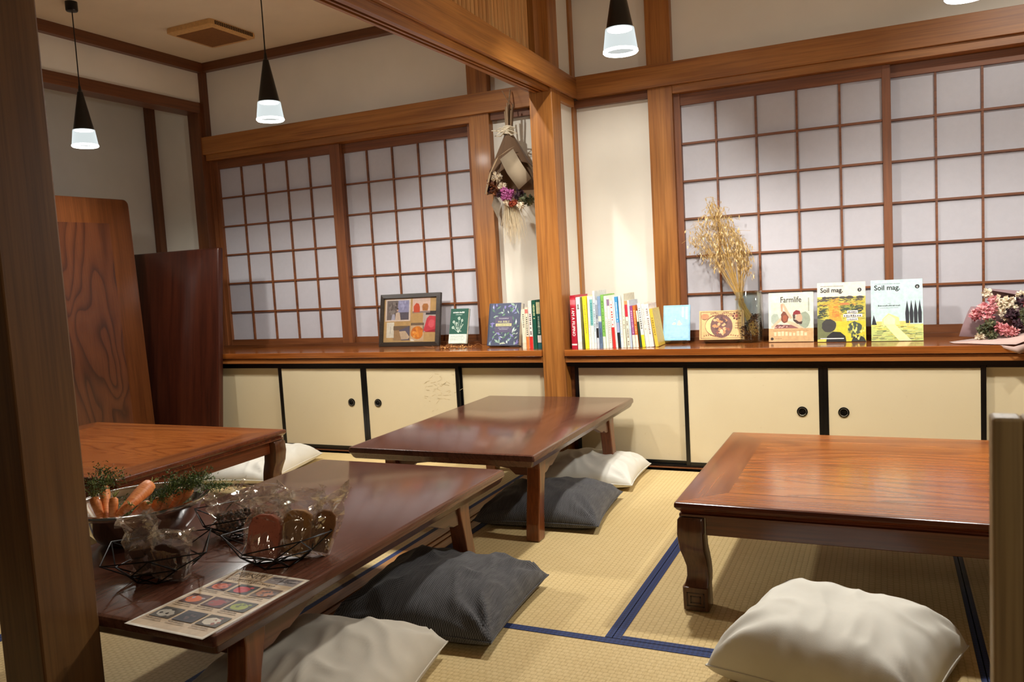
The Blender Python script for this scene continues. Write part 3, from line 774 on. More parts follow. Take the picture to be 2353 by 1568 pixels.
specs = [
 ('thick crimson book with large white spine lettering, leftmost of the long row', (182, 34, 52), [(.80, .95, (204, 58, 72)), (.83, .92, (228, 120, 126)), (.07, .10, (244, 226, 222))], ((248, 232, 228), .22, .74, 17)),
 ('white paperback with small black title blocks high on its spine, next to the crimson book', WH, [(.0, .14, (226, 222, 210))], ((70, 66, 62), .74, .9, 5)),
 ('thin olive grey book left of the bright yellow spine', (112, 108, 66), [(.0, .25, (86, 84, 50))], None),
 ('bright lemon yellow paperback on the left of the long row', (244, 224, 52), [], ((190, 172, 60), .3, .85, 16)),
 ('thin plain white booklet right of the lemon yellow book', (238, 236, 226), [], ((190, 190, 176), .2, .6, 14)),
 ('white book with teal lettering down its upper spine', (232, 236, 228), [(.45, .96, (120, 186, 182))], ((60, 128, 128), .48, .94, 13)),
 ('tallest pale book of the long row, rising above its neighbours', (226, 226, 222), [(.1, .8, (206, 222, 228))], ((120, 140, 150), .3, .8, 18)),
 ('grey book with a black block on the lower spine', (198, 206, 214), [(.22, .42, (24, 22, 24)), (.6, .9, (150, 158, 172))], ((50, 52, 58), .46, .7, 7)),
 ('slate blue book with dark vertical stripes beside the green spine', (138, 162, 192), [(.0, .5, (96, 118, 146)), (.52, .62, (236, 224, 196))], ((60, 76, 98), .1, .4, 10)),
 ('light green book with a white foot in the middle of the row', (134, 188, 92), [(.0, .22, (234, 232, 216))], ((92, 146, 60), .3, .9, 12)),
 ('plain ivory book immediately right of the light green spine', (236, 234, 220), [], ((196, 192, 176), .3, .7, 12)),
 ('off-white book with a mauve patch at the top of its spine', (236, 228, 220), [(.84, .97, (150, 120, 148))], ((190, 176, 160), .1, .6, 12)),
 ('white book with red letters and a solid red band at its foot', (244, 232, 222), [(.0, .44, (216, 42, 38))], ((222, 66, 54), .48, .95, 9)),
 ('thin white book between the red banded and the sky blue spines', (240, 238, 230), [], None),
 ('sky blue book with a black foot on its spine', (74, 156, 208), [(.0, .30, (30, 26, 28)), (.30, .50, (164, 172, 202))], ((220, 232, 240), .52, .9, 13)),
 ('plain white book right of the sky blue spine', (240, 236, 226), [], ((204, 200, 186), .2, .7, 10)),
 ('cream coloured book, tall, in the right half of the row', (226, 222, 200), [], ((160, 150, 126), .35, .6, 8)),
 ('cream book with a crimson block on the upper third of its spine', (232, 226, 204), [(.66, .92, (200, 42, 62)), (.92, 1., (232, 150, 96))], ((90, 76, 70), .05, .58, 16)),
 ('thin pale blue booklet left of the purple spine', (206, 222, 234), [(.0, .4, (188, 204, 220))], None),
 ('purple book with a cream foot on its spine', (154, 76, 128), [(.0, .30, (236, 228, 204))], ((214, 170, 196), .34, .9, 12)),
 ('orange book with a cream foot on its spine', (220, 118, 50), [(.0, .30, (236, 230, 206))], ((246, 196, 140), .34, .9, 12)),
 ('thin dark green book leaning by the yellow footed white one', (50, 66, 54), [(.7, 1., (228, 222, 196))], None),
 ('leaning white paperback with a yellow band at its foot', (240, 238, 226), [(.0, .28, (240, 216, 44))], ((110, 108, 100), .42, .92, 10)),
 ('leaning ivory paperback with faint lettering, third from the right end of the row', (236, 230, 216), [], ((190, 180, 164), .4, .9, 12)),
 ('leaning pinkish white book resting against the golden one', (238, 226, 218), [], ((150, 136, 128), .3, .95, 15)),
 ('golden yellow book leaning at the right end of the row', (222, 188, 70), [], ((150, 120, 40), .3, .8, 8)),
]
for i, ((x, th, h, tl, y), (lab, col, bands, mk)) in enumerate(zip(rows, specs)):
    d = .185 if h > .24 else .15 if h > .2 else .13
    spine_book(lab, x, th, h, tl, y, d, col, bands, None if i == 0 else mk, title=((250, 236, 232), 'I AM A FILIPINO', .765, .98) if i == 0 else None)
LB = [(-1.700, .0195, .205, 0, 'narrow cream paperback right of the herb book, left end of the short row', (236, 226, 200), [(.0, .16, (226, 214, 184))], ((120, 110, 96), .55, .9, 7)),
      (-1.6785, .0155, .214, 0, 'ivory and orange paperback second in the short row', (234, 222, 196), [(.0, .30, (222, 130, 62)), (.86, .96, (222, 120, 110))], ((60, 56, 50), .34, .8, 9)),
      (-1.6600, .0185, .248, 0, 'white book with a red foot in the middle of the short row', (240, 226, 216), [(.0, .26, (214, 42, 34))], ((90, 70, 66), .3, .75, 11)),
      (-1.6385, .0200, .250, 0, 'dark green book with gold lettering in the short row', (28, 84, 66), [], ((206, 206, 150), .62, .92, 9)),
      (-1.6150, .0205, .250, 0, 'green and teal book touching the central column', (44, 84, 70), [(.0, .12, (30, 100, 104)), (.13, .28, (236, 232, 224)), (.72, .96, (210, 206, 160))], ((206, 214, 196), .32, .68, 9))]
for x, th, h, tl, lab, col, bands, mk in LB: spine_book(lab, x, th, h, tl, 3.79, .17, col, bands, mk, 'books in the short row')

def front_book(name, label, cat, x, y, w, h, th, lean, art, col, yaw=0, zb=0, group=None, pages=True):
    a = radians(lean)
    t = thing(name, label, cat, (x, y, ZS + .0006 + zb + th * sin(a)), (-a, 0, radians(yaw)), group)
    bm = bm_new(); b = .0014
    box(bm, 0, w, 0, b, 0, h); box(bm, 0, w, th - b, th, 0, h); box(bm, 0, b, b, th - b, 0, h)
    mesh_obj('cover', bm, flat(col, .32), t)
    if pages:
        bm = bm_new(); box(bm, b, w - .002, b, th - b, .002, h - .002); mesh_obj('page_block', bm, PAGES, t)
    A = Art(); art(A, w, h); A.build('cover_print', t)
    return t
BLK = (26, 24, 24)
def art_soil_a(A, w, h):
    A.rect((234, 226, 208), 0, 0, w, h)
    A.rect((206, 196, 84), 0, 0, w, h * .76)
    for z, c, hh in ((.74, (70, 62, 58), .05), (.70, (96, 84, 70), .05), (.66, (196, 176, 60), .05), (.62, (206, 150, 62), .04), (.58, (150, 160, 70), .05), (.54, (70, 84, 60), .05)):
        for k in range(9):
            x = random.uniform(0, 1) * w; A.disc(c, min(max(x, .02), w - .02), z * h, random.uniform(.012, .02), hh * h * random.uniform(.3, .6), 10, .2)
    A.poly((226, 164, 56), [(w * .30, h * .72), (w * .46, h * .74), (w * .42, h * .60), (w * .52, h * .34), (w * .26, h * .36), (w * .24, h * .56)])
    A.poly((216, 130, 52), [(w * .34, h * .60), (w * .44, h * .60), (w * .46, h * .40), (w * .30, h * .42)])
    A.disc((196, 120, 70), w * .56, h * .635, w * .12, h * .02, 14, .1)
    for x, z, r in ((.10, .52, .09), (.06, .42, .06), (.16, .46, .06), (.85, .55, .10), (.72, .60, .05)): A.disc((52, 60, 52), x * w, z * h, r * w, r * h * .6, 12, .25)
    A.rect((214, 198, 48), w * .40, 0, w, h * .34)
    for i in range(330):
        x, z = random.uniform(.01, .97), random.uniform(.36, .73)
        c = random.choice([(64, 74, 58), (96, 108, 62), (150, 154, 66), (206, 180, 60)]) if x > .5 or x < .24 else random.choice([(226, 166, 60), (232, 178, 80), (214, 140, 52), (206, 184, 66)])
        if z > .64: c = random.choice([(76, 70, 64), (196, 176, 66), (170, 160, 74), (104, 100, 70), (218, 170, 74)])
        L, q = random.uniform(.006, .016), random.uniform(.0012, .003); A.poly(c, [(max(0, x * w - L / 2), z * h), (min(w, x * w + L / 2), z * h + q * .4), (min(w, x * w + L / 2), z * h + q * 1.4), (max(0, x * w - L / 2), z * h + q)], i % 15 != 0)
    A.poly((112, 116, 74), [(0, h * .40), (w * .26, h * .34), (w * .32, h * .06), (0, h * .04)])
    A.disc((58, 54, 50), w * .24, h * .27, w * .15, h * .115, 18, .06)
    A.poly((24, 22, 22), [(w * .18, 0), (w * .20, h * .09), (w * .32, h * .17), (w * .48, h * .16), (w * .58, h * .09), (w * .60, 0)])
    A.disc((70, 80, 66), w * .77, h * .22, w * .15, h * .11, 16, .1); A.rect((70, 80, 66), w * .70, h * .06, w * .76, h * .2)
    A.poly((40, 44, 40), [(w * .70, 0), (w * .74, h * .07), (w * .84, h * .11), (w * .96, h * .07), (w, 0)])
    for k in range(26): A.disc(random.choice([(226, 214, 90), (170, 170, 70), (240, 226, 120)]), random.uniform(.62, .98) * w, random.uniform(.02, .36) * h, .004, .007, 6, .3)
    A.rect((236, 232, 226), w * .06, h * .045, w * .55, h * .06)
    for x0, z0, x1, z1 in ((.62, .47, .84, .52), (.54, .41, .93, .46), (.61, .35, .84, .40)):
        A.rect((238, 234, 228), x0 * w, z0 * h, x1 * w, z1 * h); A.marks((90, 84, 78), x0 * w + .003, z0 * h + .002, x1 * w - .003, .008, 8)
    A.text(BLK, 'Soil mag.', w * .065, h * .835, w * .145, sx=.92, bold=.022); A.disc(BLK, w * .88, h * .865, w * .042)
    A.text((240, 238, 232), '3', w * .88, h * .848, w * .065, 'CENTER'); A.marks((120, 114, 108), w * .07, h * .935, w * .55, .003, 24)
def art_soil_b(A, w, h):
    A.rect((200, 226, 224), 0, 0, w, h)
    A.rect((196, 206, 120), 0, 0, w, h * .27); A.rect((232, 222, 120), 0, h * .235, w, h * .27)
    A.rect((234, 214, 120), w * .1, h * .27, w * .75, h * .32)
    for k in range(170):
        z = random.uniform(.01, .25); c = random.choice([(150, 160, 100), (206, 196, 100), (96, 106, 74), (226, 216, 140), (166, 170, 100)] if z < .17 else [(236, 222, 110), (226, 206, 90), (170, 164, 90), (246, 236, 150)])
        x = random.uniform(.06, .94) * w; L = random.uniform(.006, .018) ; A.poly(c, [(max(0, x - L), z * h), (min(w, x + L), z * h + .001), (min(w, x + L), z * h + .004), (max(0, x - L), z * h + .003)], k % 12 != 0)
    A.poly((246, 236, 150), [(w * .22, h * .36), (w * .34, h * .45), (w * .54, h * .38), (w * .56, h * .26), (w * .2, h * .26)])
    A.poly((248, 242, 190), [(w * .24, h * .36), (w * .35, h * .43), (w * .47, h * .36), (w * .46, h * .27), (w * .25, h * .27)])
    A.poly((248, 240, 170), [(w * .26, h * .27), (w * .46, h * .27), (w * .78, 0), (w * .54, 0)])
    for x, tz in ((.70, .655), (.78, .66), (.86, .66), (.94, .67)):
        A.poly((32, 34, 42), [(x * w - .006, h * .285), (x * w - .008, h * .45), (x * w - .003, h * .58), (x * w, h * tz), (x * w + .003, h * .58), (x * w + .008, h * .46), (x * w + .007, h * .285)])
    A.poly((30, 32, 40), [(w * .01, h * .265), (w * .05, h * .43), (w * .11, h * .265)])
    A.text(BLK, 'Soil mag.', w * .065, h * .835, w * .15, sx=.95, bold=.022); A.disc(BLK, w * .90, h * .875, w * .045)
    A.text((240, 240, 236), '6', w * .90, h * .857, w * .065, 'CENTER'); A.marks((110, 126, 128), w * .08, h * .93, w * .58, .003, 24)
    A.marks((60, 70, 74), w * .14, h * .565, w * .58, .007, 14); A.marks((120, 136, 138), w * .18, h * .535, w * .54, .003, 22); A.marks((120, 136, 138), w * .33, h * .605, w * .39, .003, 4)
def art_farm(A, w, h):
    A.rect((224, 224, 202), 0, 0, w, h); A.rect((206, 212, 190), w * .05, h * .27, w * .93, h * .80)
    A.disc((150, 160, 138), w * .80, h * .44, w * .14, h * .16, 14, .1); A.disc((168, 178, 160), w * .14, h * .46, w * .09, h * .12, 14, .1)
    A.poly((142, 90, 84), [(w * .12, h * .26), (w * .16, h * .35), (w * .62, h * .34), (w * .78, h * .26)])
    for k in range(14): A.rect(random.choice([(88, 52, 54), (196, 160, 150)]), *(lambda x, z: (x, z, x + .006, z + .005))(random.uniform(.14, .46) * w, random.uniform(.275, .33) * h))
    A.poly((226, 180, 146), [(w * .05, h * .30), (w * .30, h * .52), (w * .36, h * .49), (w * .10, h * .28)])
    A.poly((228, 184, 150), [(w * .78, h * .28), (w * .60, h * .38), (w * .34, h * .46), (w * .36, h * .40), (w * .56, h * .32), (w * .70, h * .26)])
    A.disc((120, 66, 46), w * .36, h * .50, w * .085, h * .12, 16, .15); A.disc((158, 84, 54), w * .37, h * .48, w * .05, h * .07, 12, .2)
    A.poly((222, 174, 142), [(w * .30, h * .78), (w * .35, h * .78), (w * .44, h * .62), (w * .54, h * .48), (w * .48, h * .46), (w * .38, h * .60)])
    A.poly((206, 156, 124), [(w * .27, h * .76), (w * .32, h * .78), (w * .32, h * .60), (w * .28, h * .62)])
    A.disc((214, 164, 134), w * .68, h * .48, w * .075, h * .095, 16); A.poly((70, 46, 38), [(w * .55, h * .46), (w * .62, h * .44), (w * .68, h * .40), (w * .76, h * .41), (w * .74, h * .35), (w * .64, h * .36), (w * .56, h * .42)])
    A.poly((136, 34, 40), [(w * .54, h * .54), (w * .56, h * .60), (w * .62, h * .64), (w * .70, h * .62), (w * .72, h * .56), (w * .64, h * .55)])
    A.poly((84, 58, 46), [(w * .54, h * .54), (w * .60, h * .55), (w * .60, h * .46), (w * .55, h * .46)])
    A.rect((200, 160, 112), 0, 0, w, h * .27); A.marks((228, 200, 160), w * .12, h * .12, w * .88, h * .1, 9); A.marks((170, 128, 84), w * .1, h * .215, w * .9, .004, 26)
    A.disc((60, 44, 30), w * .075, h * .06, w * .035); A.marks((150, 110, 74), w * .14, h * .055, w * .3, .004, 6)
    A.text((52, 44, 36), 'Farmlife', w * .5, h * .80, w * .19, 'CENTER', sx=.78, bold=.012); A.lay += 1
    for i in range(9): A.rect((120, 120, 104), w * .885, h * (.62 + .03 * i), w * .91, h * (.638 + .03 * i), True)
def art_bible(A, w, h):
    A.rect((70, 76, 98), 0, 0, w, h); A.rect((50, 54, 74), 0, 0, w * .045, h)
    for k in range(95):
        x, z = random.uniform(.07, .95) * w, random.uniform(.03, .97) * h
        a = random.uniform(0, pi); L, ww = random.uniform(.008, .019), random.uniform(.003, .0065)
        c = random.choice([(132, 124, 186), (150, 176, 156), (104, 146, 110), (196, 208, 206), (116, 124, 160), (84, 122, 96)])
        p = [(x + L * cos(a), z + L * sin(a)), (x - ww * sin(a), z + ww * cos(a)), (x - L * cos(a), z - L * sin(a)), (x + ww * sin(a), z - ww * cos(a))]
        A.poly(c, [(min(max(q[0], .001), w - .001), min(max(q[1], .001), h - .001)) for q in p], k % 6 != 0)
    A.rect((90, 82, 108), w * .22, h * .31, w * .76, h * .68)
    A.text((214, 210, 150), 'MA BIBLE', w * .49, h * .535, w * .085, 'CENTER', sx=1.05)
    A.rect((204, 200, 140), w * .24, h * .455, w * .74, h * .52); A.text((86, 78, 100), 'DE L\'HERBORISTERIE', w * .49, h * .47, w * .052, 'CENTER', sx=.9)
    A.marks((200, 200, 206), w * .34, h * .63, w * .64, .005, 12); A.marks((190, 190, 200), w * .32, h * .41, w * .66, .003, 18); A.marks((190, 190, 200), w * .36, h * .375, w * .62, .003, 14)
    A.rect((224, 222, 190), w * .40, h * .045, w * .58, h * .06)
def art_green(A, w, h):
    A.rect((30, 82, 66), 0, 0, w, h); PL = (206, 222, 206)
    A.marks((226, 232, 222), w * .14, h * .87, w * .80, .009, 9); A.marks((190, 208, 196), w * .30, h * .82, w * .66, .004, 9)
    def line(p, q, t=.0009):
        d = Vector((q[0] - p[0], q[1] - p[1])); n = Vector((-d.y, d.x)).normalized() * t
        A.poly(PL, [(p[0] - n.x, p[1] - n.y), (q[0] - n.x, q[1] - n.y), (q[0] + n.x, q[1] + n.y), (p[0] + n.x, p[1] + n.y)])
    b = (w * .52, h * .31)
    for x, z, r in ((.50, .72, .075), (.68, .66, .06), (.22, .62, .065), (.38, .58, .06), (.20, .46, .07), (.74, .54, .03)):
        line(b, (x * w, z * h)); A.disc(PL, x * w, z * h, r * w, None, 12, .12); A.disc((30, 82, 66), x * w, z * h, r * w * .6); A.disc(PL, x * w, z * h, r * w * .28)
    for k in range(16):
        x, z = w * random.uniform(.26, .74), h * random.uniform(.32, .52); a = random.uniform(.3, 2.8); L = .008
        A.poly(PL, [(x, z), (x + L * .5 * cos(a + .5), z + L * .5 * sin(a + .5)), (x + L * cos(a), z + L * sin(a)), (x + L * .5 * cos(a - .5), z + L * .5 * sin(a - .5))])
    A.rect((212, 220, 206), 0, 0, w, h * .27); A.marks((150, 160, 148), w * .1, h * .2, w * .85, .005, 18); A.marks((168, 176, 164), w * .08, h * .15, w * .9, .004, 22); A.marks((168, 176, 164), w * .08, h * .1, w * .9, .004, 22)
def art_blue(A, w, h):
    A.rect((150, 204, 238), 0, 0, w, h); P = (226, 232, 206)
    A.rect((166, 212, 240), w * .05, h * .05, w * .95, h * .95)
    A.poly(P, [(w * .32, h * .46), (w * .40, h * .52), (w * .48, h * .50), (w * .46, h * .45), (w * .40, h * .44)]); A.poly(P, [(w * .52, h * .44), (w * .56, h * .54), (w * .60, h * .58), (w * .66, h * .50), (w * .72, h * .46), (w * .62, h * .42)])
    A.poly((206, 222, 232), [(w * .40, h * .56), (w * .46, h * .62), (w * .50, h * .56), (w * .46, h * .59)])
    for c, n in ((.70, 5), (.84, 6)):
        for i in range(n): A.rect((240, 246, 248), c * w, h * (.90 - .06 * i), c * w + .009, h * (.90 - .06 * i) + .008, True)
    A.marks((110, 160, 206), w * .28, h * .08, w * .75, .002, 20)
def art_box(A, w, h):
    K = (228, 182, 124); A.rect(K, 0, 0, w, h); B = (112, 66, 48)
    for x0, z0, x1, z1 in ((.03, .04, .97, .055), (.03, .945, .97, .96), (.03, .04, .04, .96), (.96, .04, .97, .96)): A.rect(B, x0 * w, z0 * h, x1 * w, z1 * h)
    for r in (.40, .36): A.disc((150, 96, 70) if r > .38 else (222, 190, 120), w * .40, h * .47, r * h, r * h * .95, 30)
    A.disc((216, 204, 140), w * .36, h * .47, .33 * h, .31 * h, 26); A.disc((118, 82, 76), w * .50, h * .46, .37 * h, .40 * h, 28)
    for k in range(34):
        a = random.uniform(0, 2 * pi); q = sqrt(random.random()) * .31 * h
        A.disc(random.choice([(160, 92, 70), (196, 140, 92), (92, 62, 62), (222, 176, 126), (140, 84, 78)]), w * .50 + q * cos(a), h * .46 + q * sin(a), random.uniform(.004, .011), random.uniform(.003, .009), 9, .25)
    A.disc((238, 196, 150), w * .50, h * .28, .008, .01, 10, .2)
    for i in range(8): A.disc((96, 44, 42), w * .84 + .016 * cos(i * pi / 4), h * .80 + .016 * sin(i * pi / 4), .0055, None, 8, .15)
    A.disc((170, 84, 70), w * .84, h * .80, .0085)
    for i in range(13):
        x = w * (.26 + .042 * i); A.marks(B, x, h * (.86 + .02 * sin(i)), x + .007, .011, 2)
    for i in range(9): A.marks(B, w * (.30 + .05 * i), h * .79, w * (.30 + .05 * i) + .007, .009, 2)
    A.rect(B, w * .86, h * .34, w * .872, h * .60); A.rect(B, w * .81, h * .54, w * .94, h * .56); A.rect(B, w * .80, h * .46, w * .94, h * .475); A.rect(B, w * .80, h * .38, w * .86, h * .40)
    A.disc((198, 138, 96), w * .13, h * .80, .02, .014, 14); A.poly(B, [(w * .05, h * .72), (w * .12, h * .68), (w * .24, h * .74), (w * .12, h * .70)])
    for i in range(16): A.marks(B, w * (.10 + .05 * i), h * (.11 + .025 * sin(i * .7)), w * (.10 + .05 * i) + .006, .008, 2)
front_book('magazine', 'magazine with a yellow field painting cover, left of the pale aqua one', 'magazine', -.281, 3.93, .204, .272, .009, 11, art_soil_a, (226, 220, 204), 0, 0, 'magazines standing on the shelf')
front_book('magazine', 'pale aqua magazine with a yellow house and dark cypress trees on its cover', 'magazine', -.055, 3.93, .208, .274, .009, 11, art_soil_b, (196, 222, 220), 0, 0, 'magazines standing on the shelf')
front_book('magazine', 'small cream magazine showing a man in a red beanie, with a brown paper band', 'magazine', -.499, 3.955, .199, .232, .012, 10, art_farm, (222, 222, 200), 0, 0, 'magazines standing on the shelf')
front_book('book', 'dark slate blue herb book patterned with leaves, standing face out', 'book', -1.966, 3.905, .196, .232, .036, 14, art_bible, (56, 60, 80), -4)
front_book('book', 'slim dark green book with a white flower drawing and a pale band', 'book', -2.250, 3.985, .122, .200, .016, 14, art_green, (34, 84, 68), -7, .012)
front_book('book', 'sky blue book standing face out on a clear stand', 'book', -1.006, 3.955, .132, .178, .012, 14, art_blue, (150, 200, 232), 2, .013)
front_book('gift_box', 'flat kraft box printed with a brown drawing of food, on a clear stand', 'box', -.824, 3.945, .212, .142, .024, 12, art_box, (220, 174, 116), 2, .013, None, False)
def stand(label, x, y, w):
    t = thing('book_stand', label, 'stand', (x, y, ZS), group='clear acrylic stands')
    bm = bm_new()
    box(bm, 0, w, -.012, .05, .008, .0115)
    mesh_obj('ledge', bm, ACRYL, t)
    bm = bm_new(); box(bm, 0, w, -.0145, -.012, .008, .02); mesh_obj('lip', bm, ACRYL, t)
    for sx in (0.006, w - .012):
        bm = bm_new(); box(bm, sx, sx + .006, -.008, .06, .0003, .008); mesh_obj('foot', bm, ACRYL, t)
stand('clear acrylic stand under the face-out blue book', -1.0, 3.955, .115)
stand('clear acrylic stand under the printed kraft box', -.80, 3.945, .16)
stand('clear acrylic stand under the slim dark green book', -2.245, 3.985, .11)

# picture frame with a small collage
t = thing('picture_frame', 'dark wooden picture frame with a collage of photos, leaning on the left window', 'picture frame', (-2.745, 4.018, ZS + .0015), (radians(-11), 0, radians(0)))
w, h = .412, .312; FRM = wood('X', (40, 32, 26), (54, 45, 37), (66, 56, 47), .4)
bm = bm_new(); loft(bm, [[(0, 0, 0), (w, 0, 0), (w, 0, h), (0, 0, h)], [(.024, -.004, .024), (w - .024, -.004, .024), (w - .024, -.004, h - .024), (.024, -.004, h - .024)], [(.026, .008, .026), (w - .026, .008, .026), (w - .026, .008, h - .026), (.026, .008, h - .026)]], False)
loft(bm, [[(0, 0, 0), (w, 0, 0), (w, 0, h), (0, 0, h)], [(0, .02, 0), (w, .02, 0), (w, .02, h), (0, .02, h)]], False)
mesh_obj('frame', bm, FRM, t)
bm = bm_new(); box(bm, .02, w - .02, .008, .014, .02, h - .02); mesh_obj('kraft_backing', bm, flat((196, 158, 102), .8), t)
def pic(nm, x0, z0, x1, z1, fn):
    A = Art(.00015); fn(A, x1 - x0, z1 - z0); A.build(nm, t, (x0, .0078, z0))
def p1(A, w, h):
    A.rect((226, 206, 190), 0, 0, w, h); a, b = w * .06, h * .06
    A.rect((116, 104, 100), a, b, w - a, h - b); A.rect((150, 148, 180), w * .5, h * .4, w - a, h - b); A.rect((92, 84, 96), w * .55, b, w - a, h * .4)
    for k in range(22): A.disc(random.choice([(96, 84, 80), (140, 128, 120), (78, 66, 66)]), random.uniform(.16, .44) * w, random.uniform(.3, .88) * h, .007, .009, 8, .3)
    for k in range(12): A.disc(random.choice([(170, 168, 200), (134, 132, 166)]), random.uniform(.56, .86) * w, random.uniform(.5, .88) * h, .007, .009, 8, .3)
    A.poly((206, 182, 160), [(w * .40, b), (w * .42, h * .36), (w * .50, h * .42), (w * .58, h * .38), (w * .62, b)]); A.disc((206, 166, 140), w * .49, h * .52, .006, .009); A.disc((66, 50, 48), w * .49, h * .565, .006, .005)
    A.poly((176, 172, 186), [(w * .24, b), (w * .28, h * .32), (w * .38, h * .32), (w * .4, b)])
def p2(A, w, h):
    A.rect((222, 192, 176), 0, 0, w, h); A.rect((150, 130, 122), 0, 0, w, h * .12)
    A.poly((206, 78, 44), [(w * .08, h * .04), (w * .06, h * .44), (w * .2, h * .66), (w * .36, h * .6), (w * .42, h * .36), (w * .42, h * .04)]); A.poly((182, 116, 58), [(w * .58, h * .14), (w * .54, h * .44), (w * .62, h * .60), (w * .84, h * .60), (w * .9, h * .44), (w * .86, h * .14)])
    for k in range(10): A.disc((140, 84, 36), random.uniform(.60, .84) * w, random.uniform(.2, .54) * h, .002, None, 7)
def p3(A, w, h):
    A.rect((190, 176, 166), 0, 0, w, h); A.rect((48, 44, 48), w * .2, h * .82, w, h)
    A.poly((206, 58, 72), [(w * .05, h * .08), (w * .30, h * .66), (w * .5, h * .78), (w, h * .74), (w, 0), (w * .3, 0)]); A.disc((222, 92, 100), w * .66, h * .40, w * .24, h * .2, 14, .1); A.poly((168, 30, 46), [(w * .1, 0), (w, h * .16), (w, 0)])
def p4(A, w, h):
    A.rect((206, 176, 140), 0, 0, w, h); A.rect((120, 96, 74), 0, h * .86, w, h); A.disc((216, 126, 36), w * .5, h * .46, w * .46, h * .36, 16, .1)
    for k in range(16): A.disc(random.choice([(232, 146, 46), (198, 104, 26), (240, 168, 80)]), w * random.uniform(.2, .8), h * random.uniform(.2, .7), .008, .009, 9, .2)
    A.poly((238, 226, 206), [(0, 0), (w * .3, 0), (w * .2, h * .1), (0, h * .12)])
def p5(A, w, h):
    A.rect((168, 132, 92), 0, 0, w, h); A.rect((120, 96, 74), 0, h * .7, w, h); A.poly((96, 88, 104), [(w * .5, 0), (w * .35, h * .7), (w, h), (w, 0)]); A.poly((206, 180, 150), [(w * .5, h * .06), (w * .36, h * .62), (w * .74, h * .64), (w, h * .22), (w * .9, h * .08)])
    for i in range(4): A.rect((150, 120, 96), w * (.46 + .02 * i), h * (.16 + .11 * i), w * .8, h * (.175 + .11 * i))
def p6(A, w, h):
    A.rect((226, 218, 200), 0, 0, w, h); A.lay += 1
    for i in range(9): A.rect((160, 156, 140), w * .46, h * (.3 + .05 * i), w * .54, h * (.325 + .05 * i), True)
pic('photo_print', .034, .150, .208, .282, p1); pic('photo_print', .222, .196, .342, .286, p2); pic('photo_print', .296, .082, .384, .206, p3)
pic('photo_print', .214, .030, .304, .138, p4); pic('photo_print', .094, .036, .208, .122, p5); pic('paper_note', .046, .052, .098, .144, p6)
bm = bm_new(); box(bm, .02, w - .02, .0020, .0028, .02, h - .02)
mesh_obj('glass_pane', bm, film('picture_glass', (250, 250, 250), .02), t)

# ------------------------------------------------------------------ glass vase with dark seeds, bunch of dried oats in it
vx, vy = -.592, 4.0
t = thing('glass_vase', 'clear straight glass vase with dark seeds, behind the printed kraft box', 'vase', (vx, vy, ZS + .0004))
bm = bm_new()
loft(bm, [circ(.062, 0, 40), circ(.063, .004, 40), circ(.063, .242, 40), circ(.061, .244, 40), circ(.0595, .242, 40), circ(.0595, .010, 40)], False); 
bm.faces.new([bm.verts.new(p) for p in circ(.062, 0, 40)][::-1]); bm.faces.new([bm.verts.new(p) for p in circ(.0595, .010, 40)])
mesh_obj('glass_wall', bm, film('vase_glass', (240, 245, 244), .05), t, smooth=40)
bm = bm_new()
for i in range(420):
    a = random.uniform(0, 2 * pi); q = .054 * sqrt(random.random()) if i > 180 else .0545; z = .013 + random.random() * (.085 + .035 * cos(a))
    if q < .05: z = .10 + .03 * cos(a) + random.uniform(-.012, .006)
    R_ = Matrix.Rotation(random.uniform(0, 6), 3, random.choice('XYZ'))
    blob(bm, (q * cos(a), q * sin(a), z), .0048, .0036, .003, 6, 0, R_)
so = mesh_obj('seed_filling', bm, flat((40, 30, 24), .4), t, smooth=60); so['kind'] = 'stuff'
t = thing('dried_oat_bunch', 'golden bunch of dried oats standing in the glass vase', 'dried grass', (0, 0, 0))
STR = flat((196, 160, 92), .6, 0, 'straw'); SED = [flat((204, 174, 118), .6), flat((182, 148, 94), .6), flat((222, 196, 146), .6)]
tie = Vector((-.633, 3.985, .795)); bm = bm_new(); sb_ = bm_new(); rnd = random.Random(4)
for i in range(64):
    b = Vector((-.563 + rnd.gauss(0, .010), 4.0 + rnd.gauss(0, .012), .632 + rnd.gauss(0, .012)))
    b.z = max(b.z, .61)
    tx = rnd.uniform(-1, 1); hz = 1.02 + .26 * (1 - abs(tx) ** 1.5) * rnd.uniform(.55, 1.0) + (.06 if tx < 0 else 0)
    top = Vector((-.722 + tx * .135, 3.98 + rnd.uniform(-.055, .06), hz))
    m = tie + Vector((rnd.gauss(0, .007), rnd.gauss(0, .007), 0))
    c = m.lerp(top, .5) + Vector((.018 if tx > 0 else .006, 0, .02))
    pts = [b, m, m.lerp(c, .6) , c, c.lerp(top, .55), top, top + Vector((rnd.gauss(0, .03), rnd.gauss(0, .02) - .004, -rnd.uniform(.0, .05)))]
    tube(bm, pts, .0013, 4, r1=.0006)
    L = (top - c)
    for j in range(21):
        f_ = rnd.uniform(-.15, 1.15); p = c + L * min(f_, 1) + Vector((0, 0, (1 - f_) * .05 if f_ > 1 else 0))
        q = p + Vector((rnd.gauss(0, .017), rnd.gauss(0, .012), rnd.uniform(-.022, .006)))
        tube(bm, [p, q], .0004, 3)
        d = Vector((rnd.gauss(0, .3), rnd.gauss(0, .3), -1)).normalized()
        leaf(sb_, q, d, Vector((rnd.gauss(0, 1), rnd.gauss(0, 1), .1)), rnd.uniform(.016, .024), rnd.uniform(.005, .008), rnd.randrange(3), .002)
so = mesh_obj('straw_stems', bm, STR, t, smooth=60); so['kind'] = 'stuff'
so = mesh_obj('oat_spikelets', sb_, SED, t); so['kind'] = 'stuff'
